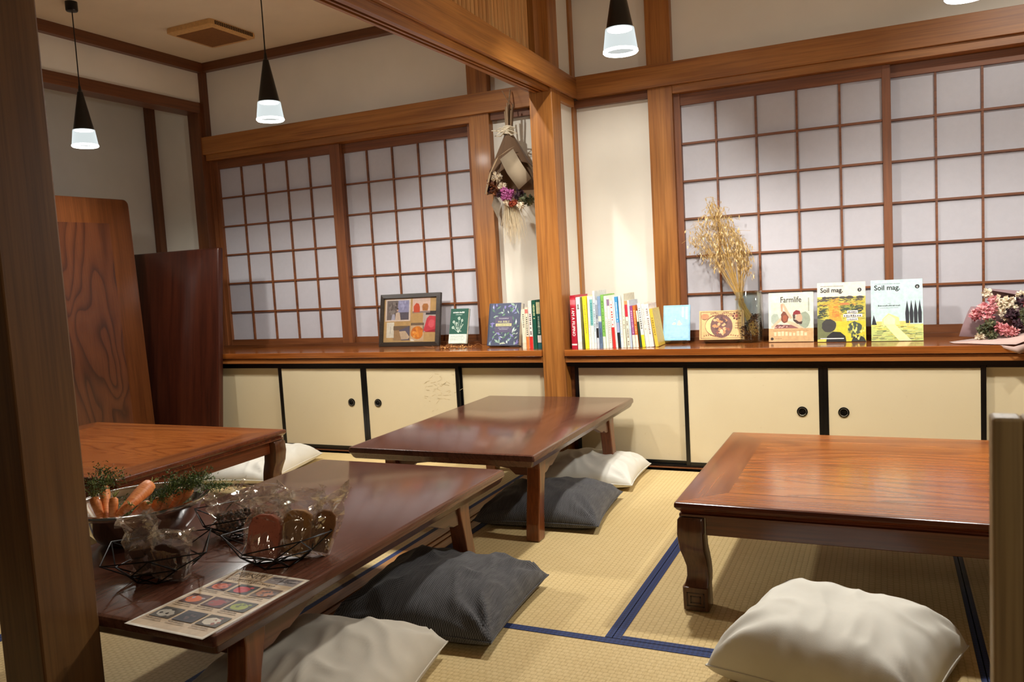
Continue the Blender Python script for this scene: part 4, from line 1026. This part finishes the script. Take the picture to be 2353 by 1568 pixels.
bm = bm_new(); tube(bm, [tie + Vector((.019 * cos(a), .019 * sin(a), .003 * sin(3 * a))) for a in [2 * pi * i / 16 for i in range(17)]], .0022, 5); mesh_obj('tie_string', bm, flat((170, 132, 76), .8), t, smooth=60)

# ------------------------------------------------------------------ dried scraps on the shelf
bm = bm_new(); rnd = random.Random(9)
for i in range(95):
    x, y = -2.14 + rnd.gauss(0, .06), 3.865 + rnd.gauss(0, .022) + (.05 if i % 5 == 0 else 0); z = ZS + .004
    a = rnd.uniform(0, 2 * pi); L = rnd.uniform(.02, .06)
    if i % 2: tube(bm, [(x, y, z), (x + L * .5 * cos(a), y + L * .4 * sin(a), z + rnd.uniform(.002, .02)), (x + L * cos(a), y + L * .8 * sin(a), z + rnd.uniform(0, .012))], .0007, 4, 0)
    else: leaf(bm, (x, y, z), (cos(a), sin(a), rnd.uniform(.1, .6)), (0, 0, 1), rnd.uniform(.012, .024), .008, 1, .003)
o = mesh_obj('dried_flower_scraps', bm, [flat((150, 96, 50), .7), flat((202, 150, 84), .7)])
tag(o, 'loose pile of dried flower scraps on the shelf before the green book', 'dried flowers', kind='stuff')

# ------------------------------------------------------------------ flowers
def bloom(parent, name, c, r, cols, n=22, seed=0, flatten=.8):
    rnd = random.Random(seed); bm = bm_new(); c = Vector(c)
    for i in range(n):
        d = Vector((rnd.gauss(0, 1), rnd.gauss(0, 1), rnd.gauss(0, 1))).normalized()
        q = c + d * r * .45
        leaf(bm, q, d + Vector((rnd.gauss(0, .3), rnd.gauss(0, .3), rnd.gauss(0, .3))), Vector((rnd.gauss(0, 1), rnd.gauss(0, 1), rnd.gauss(0, 1))), r * rnd.uniform(.38, .62), r * rnd.uniform(.38, .55), rnd.randrange(len(cols)), r * .16)
    blob(bm, c, r * .5, r * .5, r * .5, 8, 0, None, .12)
    return mesh_obj(name, bm, [flat(k, .7) for k in cols], parent)
PINK = [(222, 150, 152), (206, 120, 128), (236, 182, 178)]; MAUV = [(186, 92, 150), (206, 120, 176), (160, 74, 130)]
CRM = [(232, 216, 190), (218, 198, 166), (240, 230, 210)]; PLUM = [(62, 36, 46), (84, 46, 58), (48, 28, 36)]
GRN = [(96, 98, 66), (122, 118, 80), (74, 78, 54)]; BRN = [(112, 62, 34), (140, 80, 42), (84, 46, 26)]; RED = [(168, 70, 40), (190, 90, 52), (140, 52, 34)]
PAPM = cloth('mauve_wrap', (150, 122, 124)); PAPP = cloth('pink_wrap', (206, 176, 166)); KRAFT = cloth('brown_wrap', (118, 92, 70)); KRAFTL = cloth('beige_wrap', (206, 176, 136)); LINEN = cloth('grey_linen_wrap', (176, 158, 132))
def sheet(bm, grid, mi=0, th=.0006):
    R = [[bm.verts.new(p) for p in row] for row in grid]
    for j in range(len(R) - 1):
        for i in range(len(R[0]) - 1): quadface(bm, [R[j][i], R[j][i + 1], R[j + 1][i + 1], R[j + 1][i]], mi)
def sheet_obj(name, grid, mat, parent):
    bm = bm_new(); sheet(bm, grid); o = mesh_obj(name, bm, mat, parent, smooth=70)
    m = o.modifiers.new('thickness', 'SOLIDIFY'); m.thickness = .0007; return o

# hanging bouquet on the wall left of the column
t = thing('hanging_bouquet', 'dried flower bouquet in brown paper hanging upside down beside the central column', 'bouquet', (-1.80, 3.975, 1.735))
rnd = random.Random(6); bm = bm_new()
for i in range(9):
    x, y = rnd.gauss(0, .012), rnd.gauss(0, .010)
    tube(bm, [(x * .6, y * .6, -.06), (x, y, .0), (x * 1.6, y * 1.4 + .005, rnd.uniform(.09, .15))], rnd.uniform(.003, .0055), 6)
tube(bm, [(0, 0, -.05), (.004, .0, .06), (.008, .01, .14), (.004, .04, .205), (.0, .055, .222)], .004, 6); tube(bm, [(.006, .01, .15), (-.016, .012, .19), (-.03, .015, .215)], .002, 5)
mesh_obj('cut_stems', bm, wood('Z', (110, 82, 58), (150, 122, 92), (196, 172, 140), .8), t, smooth=50)
bm = bm_new()
for k in range(5):
    z = -.004 + .008 * k - .012; tube(bm, [(.026 * cos(a), .026 * sin(a), z + .003 * sin(2 * a + k)) for a in [2 * pi * i / 14 for i in range(15)]], .0055, 6)
for s in (1, -1):
    for q in (0, 1): tube(bm, [(0, -.026, 0), (s * .03, -.036, .012 - q * .02), (s * (.055 + .01 * q), -.03, .004 - q * .03), (s * .03, -.032, -.01 - q * .02), (0, -.028, 0)], .004, 5)
tube(bm, [(0, -.03, 0), (-.05, -.03, .0), (-.085, -.025, .006)], .003, 5)
mesh_obj('raffia_bow', bm, flat((226, 212, 184), .8), t, smooth=60)
def cone_sheet(name, a0, a1, z0, z1, r0, r1, mat, ruffle=.012, cx=0, edge=0, n=26, m=10, k=3.0):
    g = []
    for j in range(m + 1):
        f_ = j / m; row = []
        for i in range(n + 1):
            a = a0 + (a1 - a0) * i / n; s = i / n
            rr = r0 + (r1 - r0) * f_ + ruffle * f_ * sin(a * k + 1.3) + .004 * sin(a * 9) * f_
            zz = z0 + (z1 - z0) * f_ + edge * f_ * (abs(2 * s - 1) ** 1.5)
            row.append((cx * f_ + rr * cos(a), min(rr * sin(a) * .62, .085), zz))
        g.append(row)
    return sheet_obj(name, g, mat, t)
cone_sheet('back_wrapping', radians(-10), radians(200), -.02, -.31, .018, .155, KRAFT, .012, .005, -.02)
cone_sheet('front_wrapping', radians(190), radians(250), -.02, -.20, .022, .12, KRAFT, .01, .0, -.09)
cone_sheet('front_wrapping', radians(245), radians(365), -.02, -.175, .026, .115, KRAFT, .008, .02, -.05)
sheet_obj('beige_fold', [[(.03, -.072, -.108), (.066, -.078, -.098)], [(-.045, -.085, -.158), (-.02, -.098, -.145)], [(-.095, -.075, -.235), (-.072, -.09, -.222)], [(-.138, -.05, -.325), (-.118, -.066, -.328)]], KRAFTL, t)
sheet_obj('linen_fold', [[(.062, -.088, -.112), (-.014, -.092, -.158)], [(.108, -.098, -.190), (.03, -.108, -.238)], [(.155, -.085, -.272), (.088, -.10, -.325)]], LINEN, t)
k = 0
for x, y, z, r, cols, nm in ((-.085, -.03, -.275, .034, BRN, 'dried_bloom'), (-.05, -.05, -.245, .03, CRM, 'dried_bloom'), (-.06, -.035, -.31, .036, BRN, 'dried_bloom'), (-.10, -.02, -.30, .026, PLUM, 'dried_bloom'), (-.005, -.06, -.325, .024, MAUV, 'mauve_bloom'), (.015, -.055, -.352, .024, MAUV, 'mauve_bloom'), (-.012, -.05, -.355, .02, MAUV, 'mauve_bloom'), (.03, -.055, -.335, .022, MAUV, 'mauve_bloom'), (.07, -.05, -.35, .032, PLUM, 'dark_bloom'), (.095, -.045, -.37, .028, GRN, 'grey_green_filler'), (.05, -.05, -.385, .02, RED, 'rust_bloom'), (.025, -.045, -.39, .017, RED, 'rust_bloom'), (.085, -.05, -.40, .026, CRM, 'white_filler'), (.12, -.03, -.38, .03, GRN, 'grey_green_filler'), (-.02, -.05, -.30, .026, CRM, 'white_filler'), (.0, -.045, -.385, .022, CRM, 'white_filler'), (-.035, -.05, -.335, .022, PLUM, 'dark_bloom')):
    bloom(t, nm, (x, y - .02, z), r * 1.15, cols, 60, k); k += 1
bm = bm_new()
leaf(bm, (-.085, -.03, -.33), (.12, .0, -1), (0, -1, .1), .135, .055, 0, .012)
mesh_obj('grey_leaf', bm, flat((120, 104, 84), .7), t, smooth=70)
bm = bm_new(); rnd = random.Random(2)
for i in range(240):
    x, y = rnd.gauss(.012, .028), rnd.gauss(-.03, .012); L = rnd.uniform(.09, .22)
    p0 = Vector((x * .55, y, -.39)); p1_ = p0 + Vector((x * .45, 0, -L * .5)); p2_ = p0 + Vector((x * .7 + rnd.gauss(0, .008), rnd.gauss(0, .006), -L))
    tube(bm, [p0, p1_, p2_], .0011, 3, r1=.0004)
o = mesh_obj('pampas_plume', bm, flat((230, 214, 182), .9), t); o['kind'] = 'stuff'

# bouquet lying on the right end of the shelf
t = thing('wrapped_bouquet', 'pink flower bouquet in mauve paper lying at the right end of the shelf', 'bouquet', (.45, 3.86, ZS))
sheet_obj('mauve_paper', [[(-.165, .03, .022), (-.06, .05, .012), (.12, .06, .01)], [(-.150, .035, .07), (-.05, .065, .05), (.14, .075, .04)], [(-.130, .04, .125), (-.03, .085, .10), (.16, .09, .09)], [(-.118, .05, .146), (-.02, .1, .142), (.18, .1, .15)]], PAPM, t)
sheet_obj('mauve_paper', [[(-.075, .06, .18), (.08, .07, .17), (.2, .06, .15)], [(-.07, .05, .222), (.06, .06, .205), (.2, .05, .18)], [(-.055, .04, .215), (.06, .03, .188), (.2, .02, .17)]], PAPM, t)
sheet_obj('pink_paper', [[(-.205, -.02, .004), (-.10, -.015, .018), (.0, -.01, .022), (.14, 0, .03)], [(-.19, -.07, .003), (-.10, -.085, .014), (.0, -.09, .022), (.14, -.07, .06)], [(-.15, -.10, .006), (-.06, -.135, .004), (.02, -.15, .004), (.14, -.12, .05)]], PAPP, t)
sheet_obj('pink_paper', [[(-.06, -.12, .004), (.01, -.165, -.004), (.10, -.14, .02)], [(.0, -.15, -.02), (.03, -.168, -.032), (.07, -.15, -.01)]], PAPP, t)
k = 50
for x, y, z, r, cols, nm in ((-.105, -.01, .115, .030, PINK, 'pink_bloom'), (-.075, -.01, .14, .03, PINK, 'pink_bloom'), (-.06, -.02, .105, .028, PINK, 'pink_bloom'), (-.045, -.02, .135, .024, PINK, 'pink_bloom'), (-.085, -.05, .05, .03, GRN, 'green_filler'), (-.06, -.055, .075, .03, GRN, 'green_filler'), (-.095, -.06, .028, .022, CRM, 'white_filler'), (-.055, -.07, .035, .026, GRN, 'green_filler'), (-.03, -.06, .065, .026, PINK, 'pink_bloom'), (-.005, -.07, .055, .03, PINK, 'pink_bloom'), (.02, -.08, .05, .026, PINK, 'pink_bloom'), (-.015, -.02, .125, .024, CRM, 'cream_bloom'), (.0, -.01, .105, .022, CRM, 'cream_bloom'), (.015, -.025, .118, .030, PLUM, 'plum_rose'), (.04, -.02, .11, .026, PLUM, 'plum_rose'), (-.01, .01, .165, .036, CRM, 'cream_cluster'), (.02, .0, .155, .034, CRM, 'cream_cluster'), (-.04, .01, .17, .026, PINK, 'pink_bloom'), (-.06, .02, .20, .026, CRM, 'cream_bloom'), (.055, -.03, .085, .032, GRN, 'green_filler'), (.04, -.05, .075, .028, PLUM, 'dark_filler'), (.075, -.03, .12, .032, GRN, 'green_filler'), (.06, .0, .165, .03, PLUM, 'dark_filler'), (.085, -.01, .155, .03, PINK, 'pink_bloom'), (.06, .02, .185, .026, CRM, 'cream_cluster'), (.11, -.04, .09, .034, CRM, 'cream_cluster'), (.12, -.02, .14, .034, GRN, 'green_filler')):
    bloom(t, nm, (x, y, z), r, cols, 62, k); k += 1
bm = bm_new()
for i in range(7): tube(bm, [(.1, -.02, .08), (.25, .0 + .008 * i - .02, .05), (.42, .01 * i - .03, .03 + .004 * (i % 3))], .0035, 5)
mesh_obj('stem_ends', bm, flat((98, 104, 60), .6), t, smooth=60)

# ================================================================== THINGS ON THE FOREGROUND TABLE
ZT = .3358
t = thing('steel_bowl', 'polished steel bowl full of carrots, beside the foreground column', 'bowl', (-1.806, 1.486, ZT))
bm = bm_new()
lathe_p = [(.0005, .004), (.085, .004), (.112, .018), (.137, .05), (.152, .085), (.157, .102), (.166, .1055), (.1745, .1045), (.176, .099), (.1745, .093), (.1725, .0925), (.171, .097), (.160, .098), (.154, .083), (.138, .047), (.112, .013), (.085, .0), (.0005, .0)]
loft(bm, [circ(r_, z_, 64) for r_, z_ in lathe_p], True)
mesh_obj('bowl_body', bm, STEEL, t, smooth=60)
CAR = NT('carrot_skin'); v = CAR.coord((1, 1, 1)); n_ = CAR.noise(CAR.coord((40, 40, 220)), 1.2, 3)
CAR.set(CAR.ramp(n_, [(.3, (206, 112, 50)), (.55, (228, 142, 76)), (.75, (238, 164, 104))]), .5); CAR.bump(n_, .25, .0008); CAR = CAR.m
LEAFM = [flat((78, 98, 42), .6), flat((106, 126, 56), .6), flat((58, 76, 34), .6)]; STM = flat((150, 156, 84), .6)
def carrot(label, top, low, r, ext, leafy=1.0, seed=0):
    top, low = Vector(top), Vector(low); d = (low - top).normalized(); L = (low - top).length + ext; rnd = random.Random(seed)
    t = thing('carrot', label, 'carrot', top, group='carrots in the steel bowl')
    q = d.to_track_quat('Z', 'Y'); t.rotation_mode = 'QUATERNION'; t.rotation_quaternion = q
    bm = bm_new(); n = 14; prof = []
    for i in range(15):
        f_ = i / 14; rr = r * (1 - f_ ** 1.7 * .72) if f_ < .93 else r * .2
        if i == 0: rr = r * .35
        if i == 1: rr = r * .86
        prof.append([((rr * (1 + .04 * sin(3 * a + i * 1.3 + seed)) + .0006 * rnd.random()) * cos(a), rr * sin(a), f_ * L - (.004 if i == 0 else 0) + (-.006 if i == 1 else 0)) for a in [2 * pi * k / n for k in range(n)]])
    loft(bm, prof); mesh_obj('root', bm, CAR, t, smooth=60)
    inv = q.inverted()
    bm = bm_new(); lb = bm_new()
    for s in range(int(4 + 3 * leafy)):
        dd = inv @ (Vector((rnd.gauss(0, .5), rnd.gauss(.1, .5), rnd.uniform(.15, .7))) - d * .6).normalized(); ll = rnd.uniform(.022, .042) * (.6 + .6 * leafy)
        side = dd.cross(Vector((0, 0, 1))).normalized(); p1_ = dd * ll * .5 + Vector((0, 0, -.002)); p2_ = dd * ll + side * rnd.uniform(-.01, .01)
        tube(bm, [(0, 0, -.002), p1_, p2_], .0020, 5, r1=.0008)
        if leafy > .3:
            for j in range(70):
                f_ = rnd.uniform(.4, 1.2); p = Vector((0, 0, 0)).lerp(p2_, f_) + Vector((rnd.gauss(0, .009), rnd.gauss(0, .009), rnd.gauss(0, .009)))
                leaf(lb, p, dd + Vector((rnd.gauss(0, .9), rnd.gauss(0, .9), rnd.gauss(0, .9))), Vector((rnd.gauss(0, 1), rnd.gauss(0, 1), 1)), rnd.uniform(.005, .010), rnd.uniform(.002, .0038), rnd.randrange(3), .002)
    mesh_obj('leaf_stalks', bm, STM, t, smooth=60)
    if len(lb.verts): o = mesh_obj('feathery_leaves', lb, LEAFM, t); o['kind'] = 'stuff'
    else: lb.free()
cs = [((-1.838, 1.375, .470), (-1.819, 1.373, .43), .0125, .045, 1.0, 'small carrot at the left end of the bowl, half hidden by the column'),
      ((-1.880, 1.44, .478), (-1.812, 1.385, .43), .0135, .04, 1.3, 'upright carrot with a pale stalk, second from the left in the bowl'),
      ((-1.788, 1.393, .468), (-1.788, 1.385, .425), .0115, .045, .2, 'short blunt carrot just left of the biggest one'),
      ((-1.735, 1.395, .452), (-1.775, 1.398, .432), .011, .05, .0, 'small carrot tucked behind the short blunt one'),
      ((-1.790, 1.508, .474), (-1.765, 1.400, .438), .0205, .03, .1, 'largest carrot, lying diagonally across the front of the bowl'),
      ((-1.690, 1.410, .455), (-1.738, 1.418, .428), .014, .05, .1, 'carrot lying against the right side of the largest one'),
      ((-1.690, 1.448, .458), (-1.720, 1.445, .42), .0125, .06, .4, 'carrot with a curled green stalk, right of centre in the bowl'),
      ((-1.668, 1.460, .466), (-1.705, 1.468, .425), .013, .06, 1.0, 'carrot with pale spread stalks, third from the right in the bowl'),
      ((-1.672, 1.505, .468), (-1.705, 1.500, .43), .0135, .06, .6, 'carrot second from the right in the bowl'),
      ((-1.650, 1.512, .468), (-1.705, 1.53, .43), .012, .05, 1.6, 'carrot at the right end of the bowl with leafy greens over the rim')]
for i, (a, b, r_, e, lf, lab) in enumerate(cs): carrot(lab, a, b, r_, e, lf, i + 3)
# loose bed of greens in the bowl
bm = bm_new(); rnd = random.Random(12)
for i in range(1900):
    a = rnd.uniform(.2, 3.0); q = rnd.uniform(.03, .135); c = Vector((-1.806 + q * cos(a), 1.486 + q * sin(a) * .9, ZT + .04 + rnd.uniform(0, .052) * (.4 + .6 * q / .14)))
    leaf(bm, c, (rnd.gauss(0, 1), rnd.gauss(0, 1), rnd.gauss(.4, .8)), (rnd.gauss(0, 1), rnd.gauss(0, 1), 1), rnd.uniform(.006, .013), rnd.uniform(.002, .004), rnd.randrange(3), .002)
for i in range(420):
    c = Vector((-1.655 + rnd.gauss(0, .024), 1.60 + rnd.gauss(0, .02), ZT + .108 + abs(rnd.gauss(0, .010))))
    leaf(bm, c, (rnd.gauss(0, 1), rnd.gauss(0, 1), rnd.gauss(.4, .8)), (rnd.gauss(0, 1), rnd.gauss(0, 1), 1), rnd.uniform(.006, .012), rnd.uniform(.002, .004), rnd.randrange(3), .002)
o = mesh_obj('carrot_greens', bm, LEAFM); tag(o, 'feathery carrot greens filling the back of the steel bowl', 'carrot leaves', kind='stuff')

WIRE = flat((14, 13, 12), .35, .6, 'black_wire')
def basket(label, x, y, rot):
    t = thing('wire_basket', label, 'basket', (x, y, ZT), (0, 0, radians(rot)), group='black geometric wire baskets')
    n = 6; w = .0016
    R_ = [(.126 * cos(2 * pi * i / n), .126 * sin(2 * pi * i / n), .078 if i % 2 else .062) for i in range(n)]
    Mi = [(.092 * cos(2 * pi * (i + .5) / n), .092 * sin(2 * pi * (i + .5) / n), .036) for i in range(n)]
    B = [(.052 * cos(2 * pi * i / n), .052 * sin(2 * pi * i / n), .002) for i in range(n)]
    bm = bm_new(); tube(bm, R_ + [R_[0]], w, 5); mesh_obj('rim_wire', bm, WIRE, t, smooth=60)
    bm = bm_new(); tube(bm, B + [B[0]], w, 5); tube(bm, [B[0], B[3]], w, 5); tube(bm, [B[1], B[4]], w, 5); tube(bm, [B[2], B[5]], w, 5); mesh_obj('base_wire', bm, WIRE, t, smooth=60)
    bm = bm_new(); tube(bm, Mi + [Mi[0]], w, 5)
    for i in range(n):
        tube(bm, [R_[i], Mi[i]], w, 5); tube(bm, [R_[(i + 1) % n], Mi[i]], w, 5); tube(bm, [Mi[i], B[i]], w, 5); tube(bm, [Mi[i], B[(i + 1) % n]], w, 5)
    mesh_obj('strut_wires', bm, WIRE, t, smooth=60)
basket('black wire basket in front of the steel bowl with dark cakes in it', -1.514, 1.280, 10)
basket('black wire basket at the back with bags of dark granola', -1.537, 1.574, 25)
basket('black wire basket nearest the menu sheet with a pink cake slice in it', -1.303, 1.437, 35)
def bag(label, x, y, z, rot, tilt, w, d, h, fill, fc, seed, lean=0, crown=.5):
    rnd = random.Random(seed)
    t = thing('snack_bag', label, 'bag', (x, y, z), (radians(tilt), radians(lean), radians(rot)), group='clear bags of baked goods')
    bm = bm_new(); rings = []; n = 14
    for fz, fw, fd in ((0, .82, .7), (.04, 1, 1), (.25, 1.04, 1.05), (.48, 1, .95), (.58, .98, .72), (.68, .98, .52), (.78, 1.02, .40), (.87, .98, .3), (.94, 1.05, .22), (1.0, 1.06, .10)):
        ring = []
        for k in range(n):
            a = 2 * pi * k / n; ca, sa = cos(a), sin(a); e = .55
            px = w / 2 * fw * abs(ca) ** e * (1 if ca >= 0 else -1); py = d / 2 * fd * abs(sa) ** e * (1 if sa >= 0 else -1)
            j = .0085 * (fz + .2)
            wav = (.010 * sin(px / w * 9 + seed) * max(0, fz - .5) * 2)
            ring.append((px + rnd.gauss(0, j), py + rnd.gauss(0, j) + wav, fz * h + rnd.gauss(0, j * .6) * (1 if fz > 0 else 0) + (crown * .03 * (px / w) * fz)))
        rings.append(ring)
    loft(bm, rings, False); bm.faces.new([bm.verts.new(p) for p in rings[0]][::-1])
    mesh_obj('clear_film', bm, FILM, t)
    if fill == 'slice':
        bm = bm_new(); ww, hh, dd = w * .42, h * .70, d * .36
        pl = [(-ww, .006), (ww, .006), (ww * 1.02, hh * .72), (ww * .8, hh * .92), (ww * .3, hh), (-ww * .4, hh * .99), (-ww * .86, hh * .9), (-ww * 1.02, hh * .7)]
        prism(bm, pl, 'Y', -dd, dd); 
        mt = NT('cake_crumb'); v = mt.coord(); q = mt.noise(v, 55, 4, .7); s = mt.noise(v, 110, 2, .6)
        mt.set(mt.mix(.6, mt.ramp(q, [(.3, [x_ * .82 for x_ in fc]), (.7, [min(255, x_ * 1.1) for x_ in fc])]), mt.ramp(s, [(.28, (70, 34, 24)), (.38, fc)])), .8); mt.bump(q, .4, .002)
        mesh_obj('cake_slice', bm, mt.m, t, bevel=.003)
    elif fill == 'cubes':
        for k in range(4):
            bm = bm_new(); s = .017; box(bm, -s, s, -s * .7, s * .7, -s, s)
            mesh_obj('brownie_piece', bm, flat(fc, .75), t, loc=((k % 2 - .5) * w * .46, rnd.uniform(-.004, .004), .022 + (k // 2) * .036), rot=(rnd.uniform(-.3, .3), rnd.uniform(-.4, .4), rnd.uniform(-.5, .5)), bevel=.003)
    else:
        bm = bm_new()
        for k in range(150):
            R3 = Matrix.Rotation(rnd.uniform(0, 6), 3, 'X') @ Matrix.Rotation(rnd.uniform(0, 6), 3, 'Z')
            blob(bm, (rnd.uniform(-.42, .42) * w, rnd.uniform(-.36, .36) * d, .008 + rnd.random() * h * .42), rnd.uniform(.004, .008), rnd.uniform(.003, .006), rnd.uniform(.003, .005), 6, rnd.randrange(3), R3, .2)
        o = mesh_obj('granola_clusters', bm, [flat(fc, .6), flat([x_ * .6 for x_ in fc], .5), flat([min(255, x_ * 1.6) for x_ in fc], .6)], t, smooth=60); o['kind'] = 'stuff'
    return t
zb = ZT + .008
bag('clear bag of dark brown cake cubes in the front basket, the taller left one', -1.545, 1.285, zb, 22, 10, .085, .05, .148, 'cubes', (66, 38, 24), 1, -6)
bag('clear bag with a dark cake slice in the right half of the front basket', -1.472, 1.272, zb, 14, 4, .085, .05, .12, 'slice', (70, 44, 32), 2, 10)
bag('clear bag of dark granola in the left half of the back basket', -1.555, 1.555, zb, 30, -8, .085, .055, .12, 'granola', (74, 48, 26), 3, -10)
bag('clear bag of dark granola in the right half of the back basket', -1.490, 1.575, zb, 10, -8, .085, .055, .125, 'granola', (60, 38, 22), 4, 6)
bag('clear bag with a pinkish brown cake slice in the basket by the menu', -1.340, 1.422, zb, 16, -14, .092, .036, .150, 'slice', (190, 112, 88), 5, 6)
bag('clear bag with a tan cake slice behind the pinkish brown one', -1.283, 1.463, zb, 24, -12, .085, .036, .155, 'slice', (168, 122, 70), 6, 10)
bag('clear bag with a pointed corner at the right edge of the basket by the menu', -1.238, 1.492, zb, 40, -6, .060, .030, .150, 'slice', (132, 88, 50), 7, 20, 1.5)

# menu sheet
def art_menu(A, w, h):
    A.rect((232, 224, 206), 0, 0, w, h); A.rect((206, 182, 150), .004, .004, w - .004, h - .004)
    A.text((60, 46, 36), 'MENU', w * .08, h * .90, .024, sx=1.2); A.rect((84, 64, 48), w * .06, h * .885, w * .46, h * .889); A.marks((90, 70, 54), w * .10, h * .955, w * .5, .005, 12)
    A.rect((150, 140, 136), w * .56, h * .86, w * .97, h * .98)
    for k in range(16): A.poly(random.choice([(196, 190, 186), (92, 84, 86), (60, 56, 58)]), (lambda x, z: [(x, z), (x + .022, z + .004), (x + .022, z + .007), (x, z + .003)])(w * random.uniform(.58, .84), h * random.uniform(.87, .95)))
    A.marks((96, 76, 60), w * .12, h * .845, w * .5, .004, 14); A.marks((96, 76, 60), w * .08, h * .82, w * .78, .004, 22)
    P = [((70, 34, 28), (206, 100, 66), (150, 44, 34)), ((48, 42, 38), (188, 40, 52), (206, 70, 78)), ((96, 66, 44), (170, 104, 60), (60, 34, 24)), ((84, 48, 36), (214, 110, 62), (176, 166, 168)), ((74, 36, 36), (150, 54, 50), (120, 84, 78)), ((58, 52, 34), (150, 160, 60), (92, 96, 48)), ((90, 84, 76), (196, 190, 176), (52, 48, 44)), ((52, 46, 52), (30, 30, 36), (92, 72, 72)), ((70, 58, 38), (216, 206, 186), (150, 92, 74))]
    for i in range(9):
        cx, rz = i % 3, i // 3; x0 = w * (.06 + .31 * cx); z0 = h * (.63 - .245 * rz); ww, hh = w * .27, h * .15
        a, b, c = P[i]; A.rect(a, x0, z0, x0 + ww, z0 + hh)
        A.disc(b, x0 + ww * .45, z0 + hh * .45, ww * .36, hh * .34, 18, .08)
        for k in range(9): A.disc(random.choice([b, c]), x0 + ww * random.uniform(.18, .82), z0 + hh * random.uniform(.2, .8), .0045, .004, 8, .3)
        A.marks((96, 76, 60), x0, z0 - h * .025, x0 + ww * .8, .0035, 11); A.marks((130, 108, 88), x0, z0 - h * .05, x0 + ww * .9, .003, 14)
MEN = paper_mat('laminated_paper', (226, 216, 198), .0, .2)
t = thing('menu_sheet', 'laminated menu sheet with small food photos on the corner of the dark table', 'menu', (-1.374, 1.066, ZT + .0005), (0, 0, radians(-1.5)))
bm = bm_new(); box(bm, 0, .212, 0, .302, 0, .0006); mesh_obj('paper', bm, MEN, t)
random.seed(77); A = Art(.00006); art_menu(A, .206, .296); A.build('print', t, (.003, .003, .0006), (-pi / 2, 0, 0))


# ------------------------------------------------------------------ light from the rest of the place, added fill lamp, camera
W = bpy.data.worlds.new('ambient'); S.world = W; W.use_nodes = True
bg = W.node_tree.nodes['Background']; bg.inputs['Color'].default_value = (1.0, .78, .55, 1); bg.inputs['Strength'].default_value = .032
def area(name, loc, rot, sx, sy, e, c):
    li = bpy.data.lights.new(name, 'AREA'); li.shape = 'RECTANGLE'; li.size = sx; li.size_y = sy; li.energy = e; li.color = c
    o = bpy.data.objects.new(name, li); COL.objects.link(o); o.location = loc; o.rotation_euler = rot; return o
def downlight(x, y, e, size, aim):
    bm = bm_new(); loft(bm, [circ(.05, ZC, 32, x, y), circ(.05, ZC - .004, 32, x, y), circ(.04, ZC - .004, 32, x, y), circ(.036, ZC - .001, 32, x, y)], False)
    mesh_obj('downlight_ring', bm, flat((226, 222, 214), .5), bpy.data.objects['ceiling'])
    li = bpy.data.lights.new('downlight', 'SPOT'); li.energy = e; li.spot_size = radians(size); li.spot_blend = .6; li.shadow_soft_size = .03; li.color = (1.0, .975, .915)
    o = bpy.data.objects.new('downlight', li); COL.objects.link(o); o.location = (x, y, ZC - .012)
    o.rotation_euler = (Vector(aim) - Vector((x, y, ZC))).to_track_quat('-Z', 'Y').to_euler()
downlight(-1.88, 2.67, 66, 78, (-1.6, 4.1, .6)); downlight(-.90, 2.75, 85, 66, (-1.3, 4.1, .62)); downlight(.75, 2.72, 60, 90, (.75, 4.1, .55))
li = bpy.data.lights.new('added_front_fill', 'POINT'); li.energy = 34; li.shadow_soft_size = .2; li.color = (1.0, .86, .66)  # unseen lamp added behind the camera to brighten the camera-facing sides
o = bpy.data.objects.new('added_front_fill', li); COL.objects.link(o); o.location = (1.2, -1.4, 2.2)
area('dusk_behind_window', (-3.05, 4.6, 1.1), (radians(-90), 0, 0), 2.0, 1.3, 3.0, (.55, .7, 1.0))
area('dusk_behind_window', (.1, 4.6, 1.1), (radians(-90), 0, 0), 2.0, 1.3, 3.0, (.55, .7, 1.0))

cam = bpy.data.cameras.new('camera'); co = bpy.data.objects.new('camera', cam); COL.objects.link(co)
yaw, pitch, roll = -.4349, -.0850, -.0562
f = Vector((sin(yaw) * cos(pitch), cos(yaw) * cos(pitch), sin(pitch))); r = Vector((cos(yaw), -sin(yaw), 0)); u = r.cross(f)
r, u = r * cos(roll) + u * sin(roll), -r * sin(roll) + u * cos(roll)
M = Matrix(((r.x, u.x, -f.x, 0), (r.y, u.y, -f.y, 0), (r.z, u.z, -f.z, E0), (0, 0, 0, 1)))
co.matrix_world = M
cam.sensor_width = 36; cam.lens = 36 * 1853.04 / 2353; cam.clip_start = .02
cam.dof.use_dof = True; cam.dof.focus_distance = 2.7; cam.dof.aperture_fstop = 9.0
S.camera = co
S.view_settings.view_transform = 'Standard'; S.view_settings.look = 'None'; S.view_settings.gamma = 1; S.view_settings.exposure = 0.08
S.cycles.use_denoising = True; S.cycles.max_bounces = 8; S.cycles.transparent_max_bounces = 24
S.cycles.sample_clamp_indirect = 6
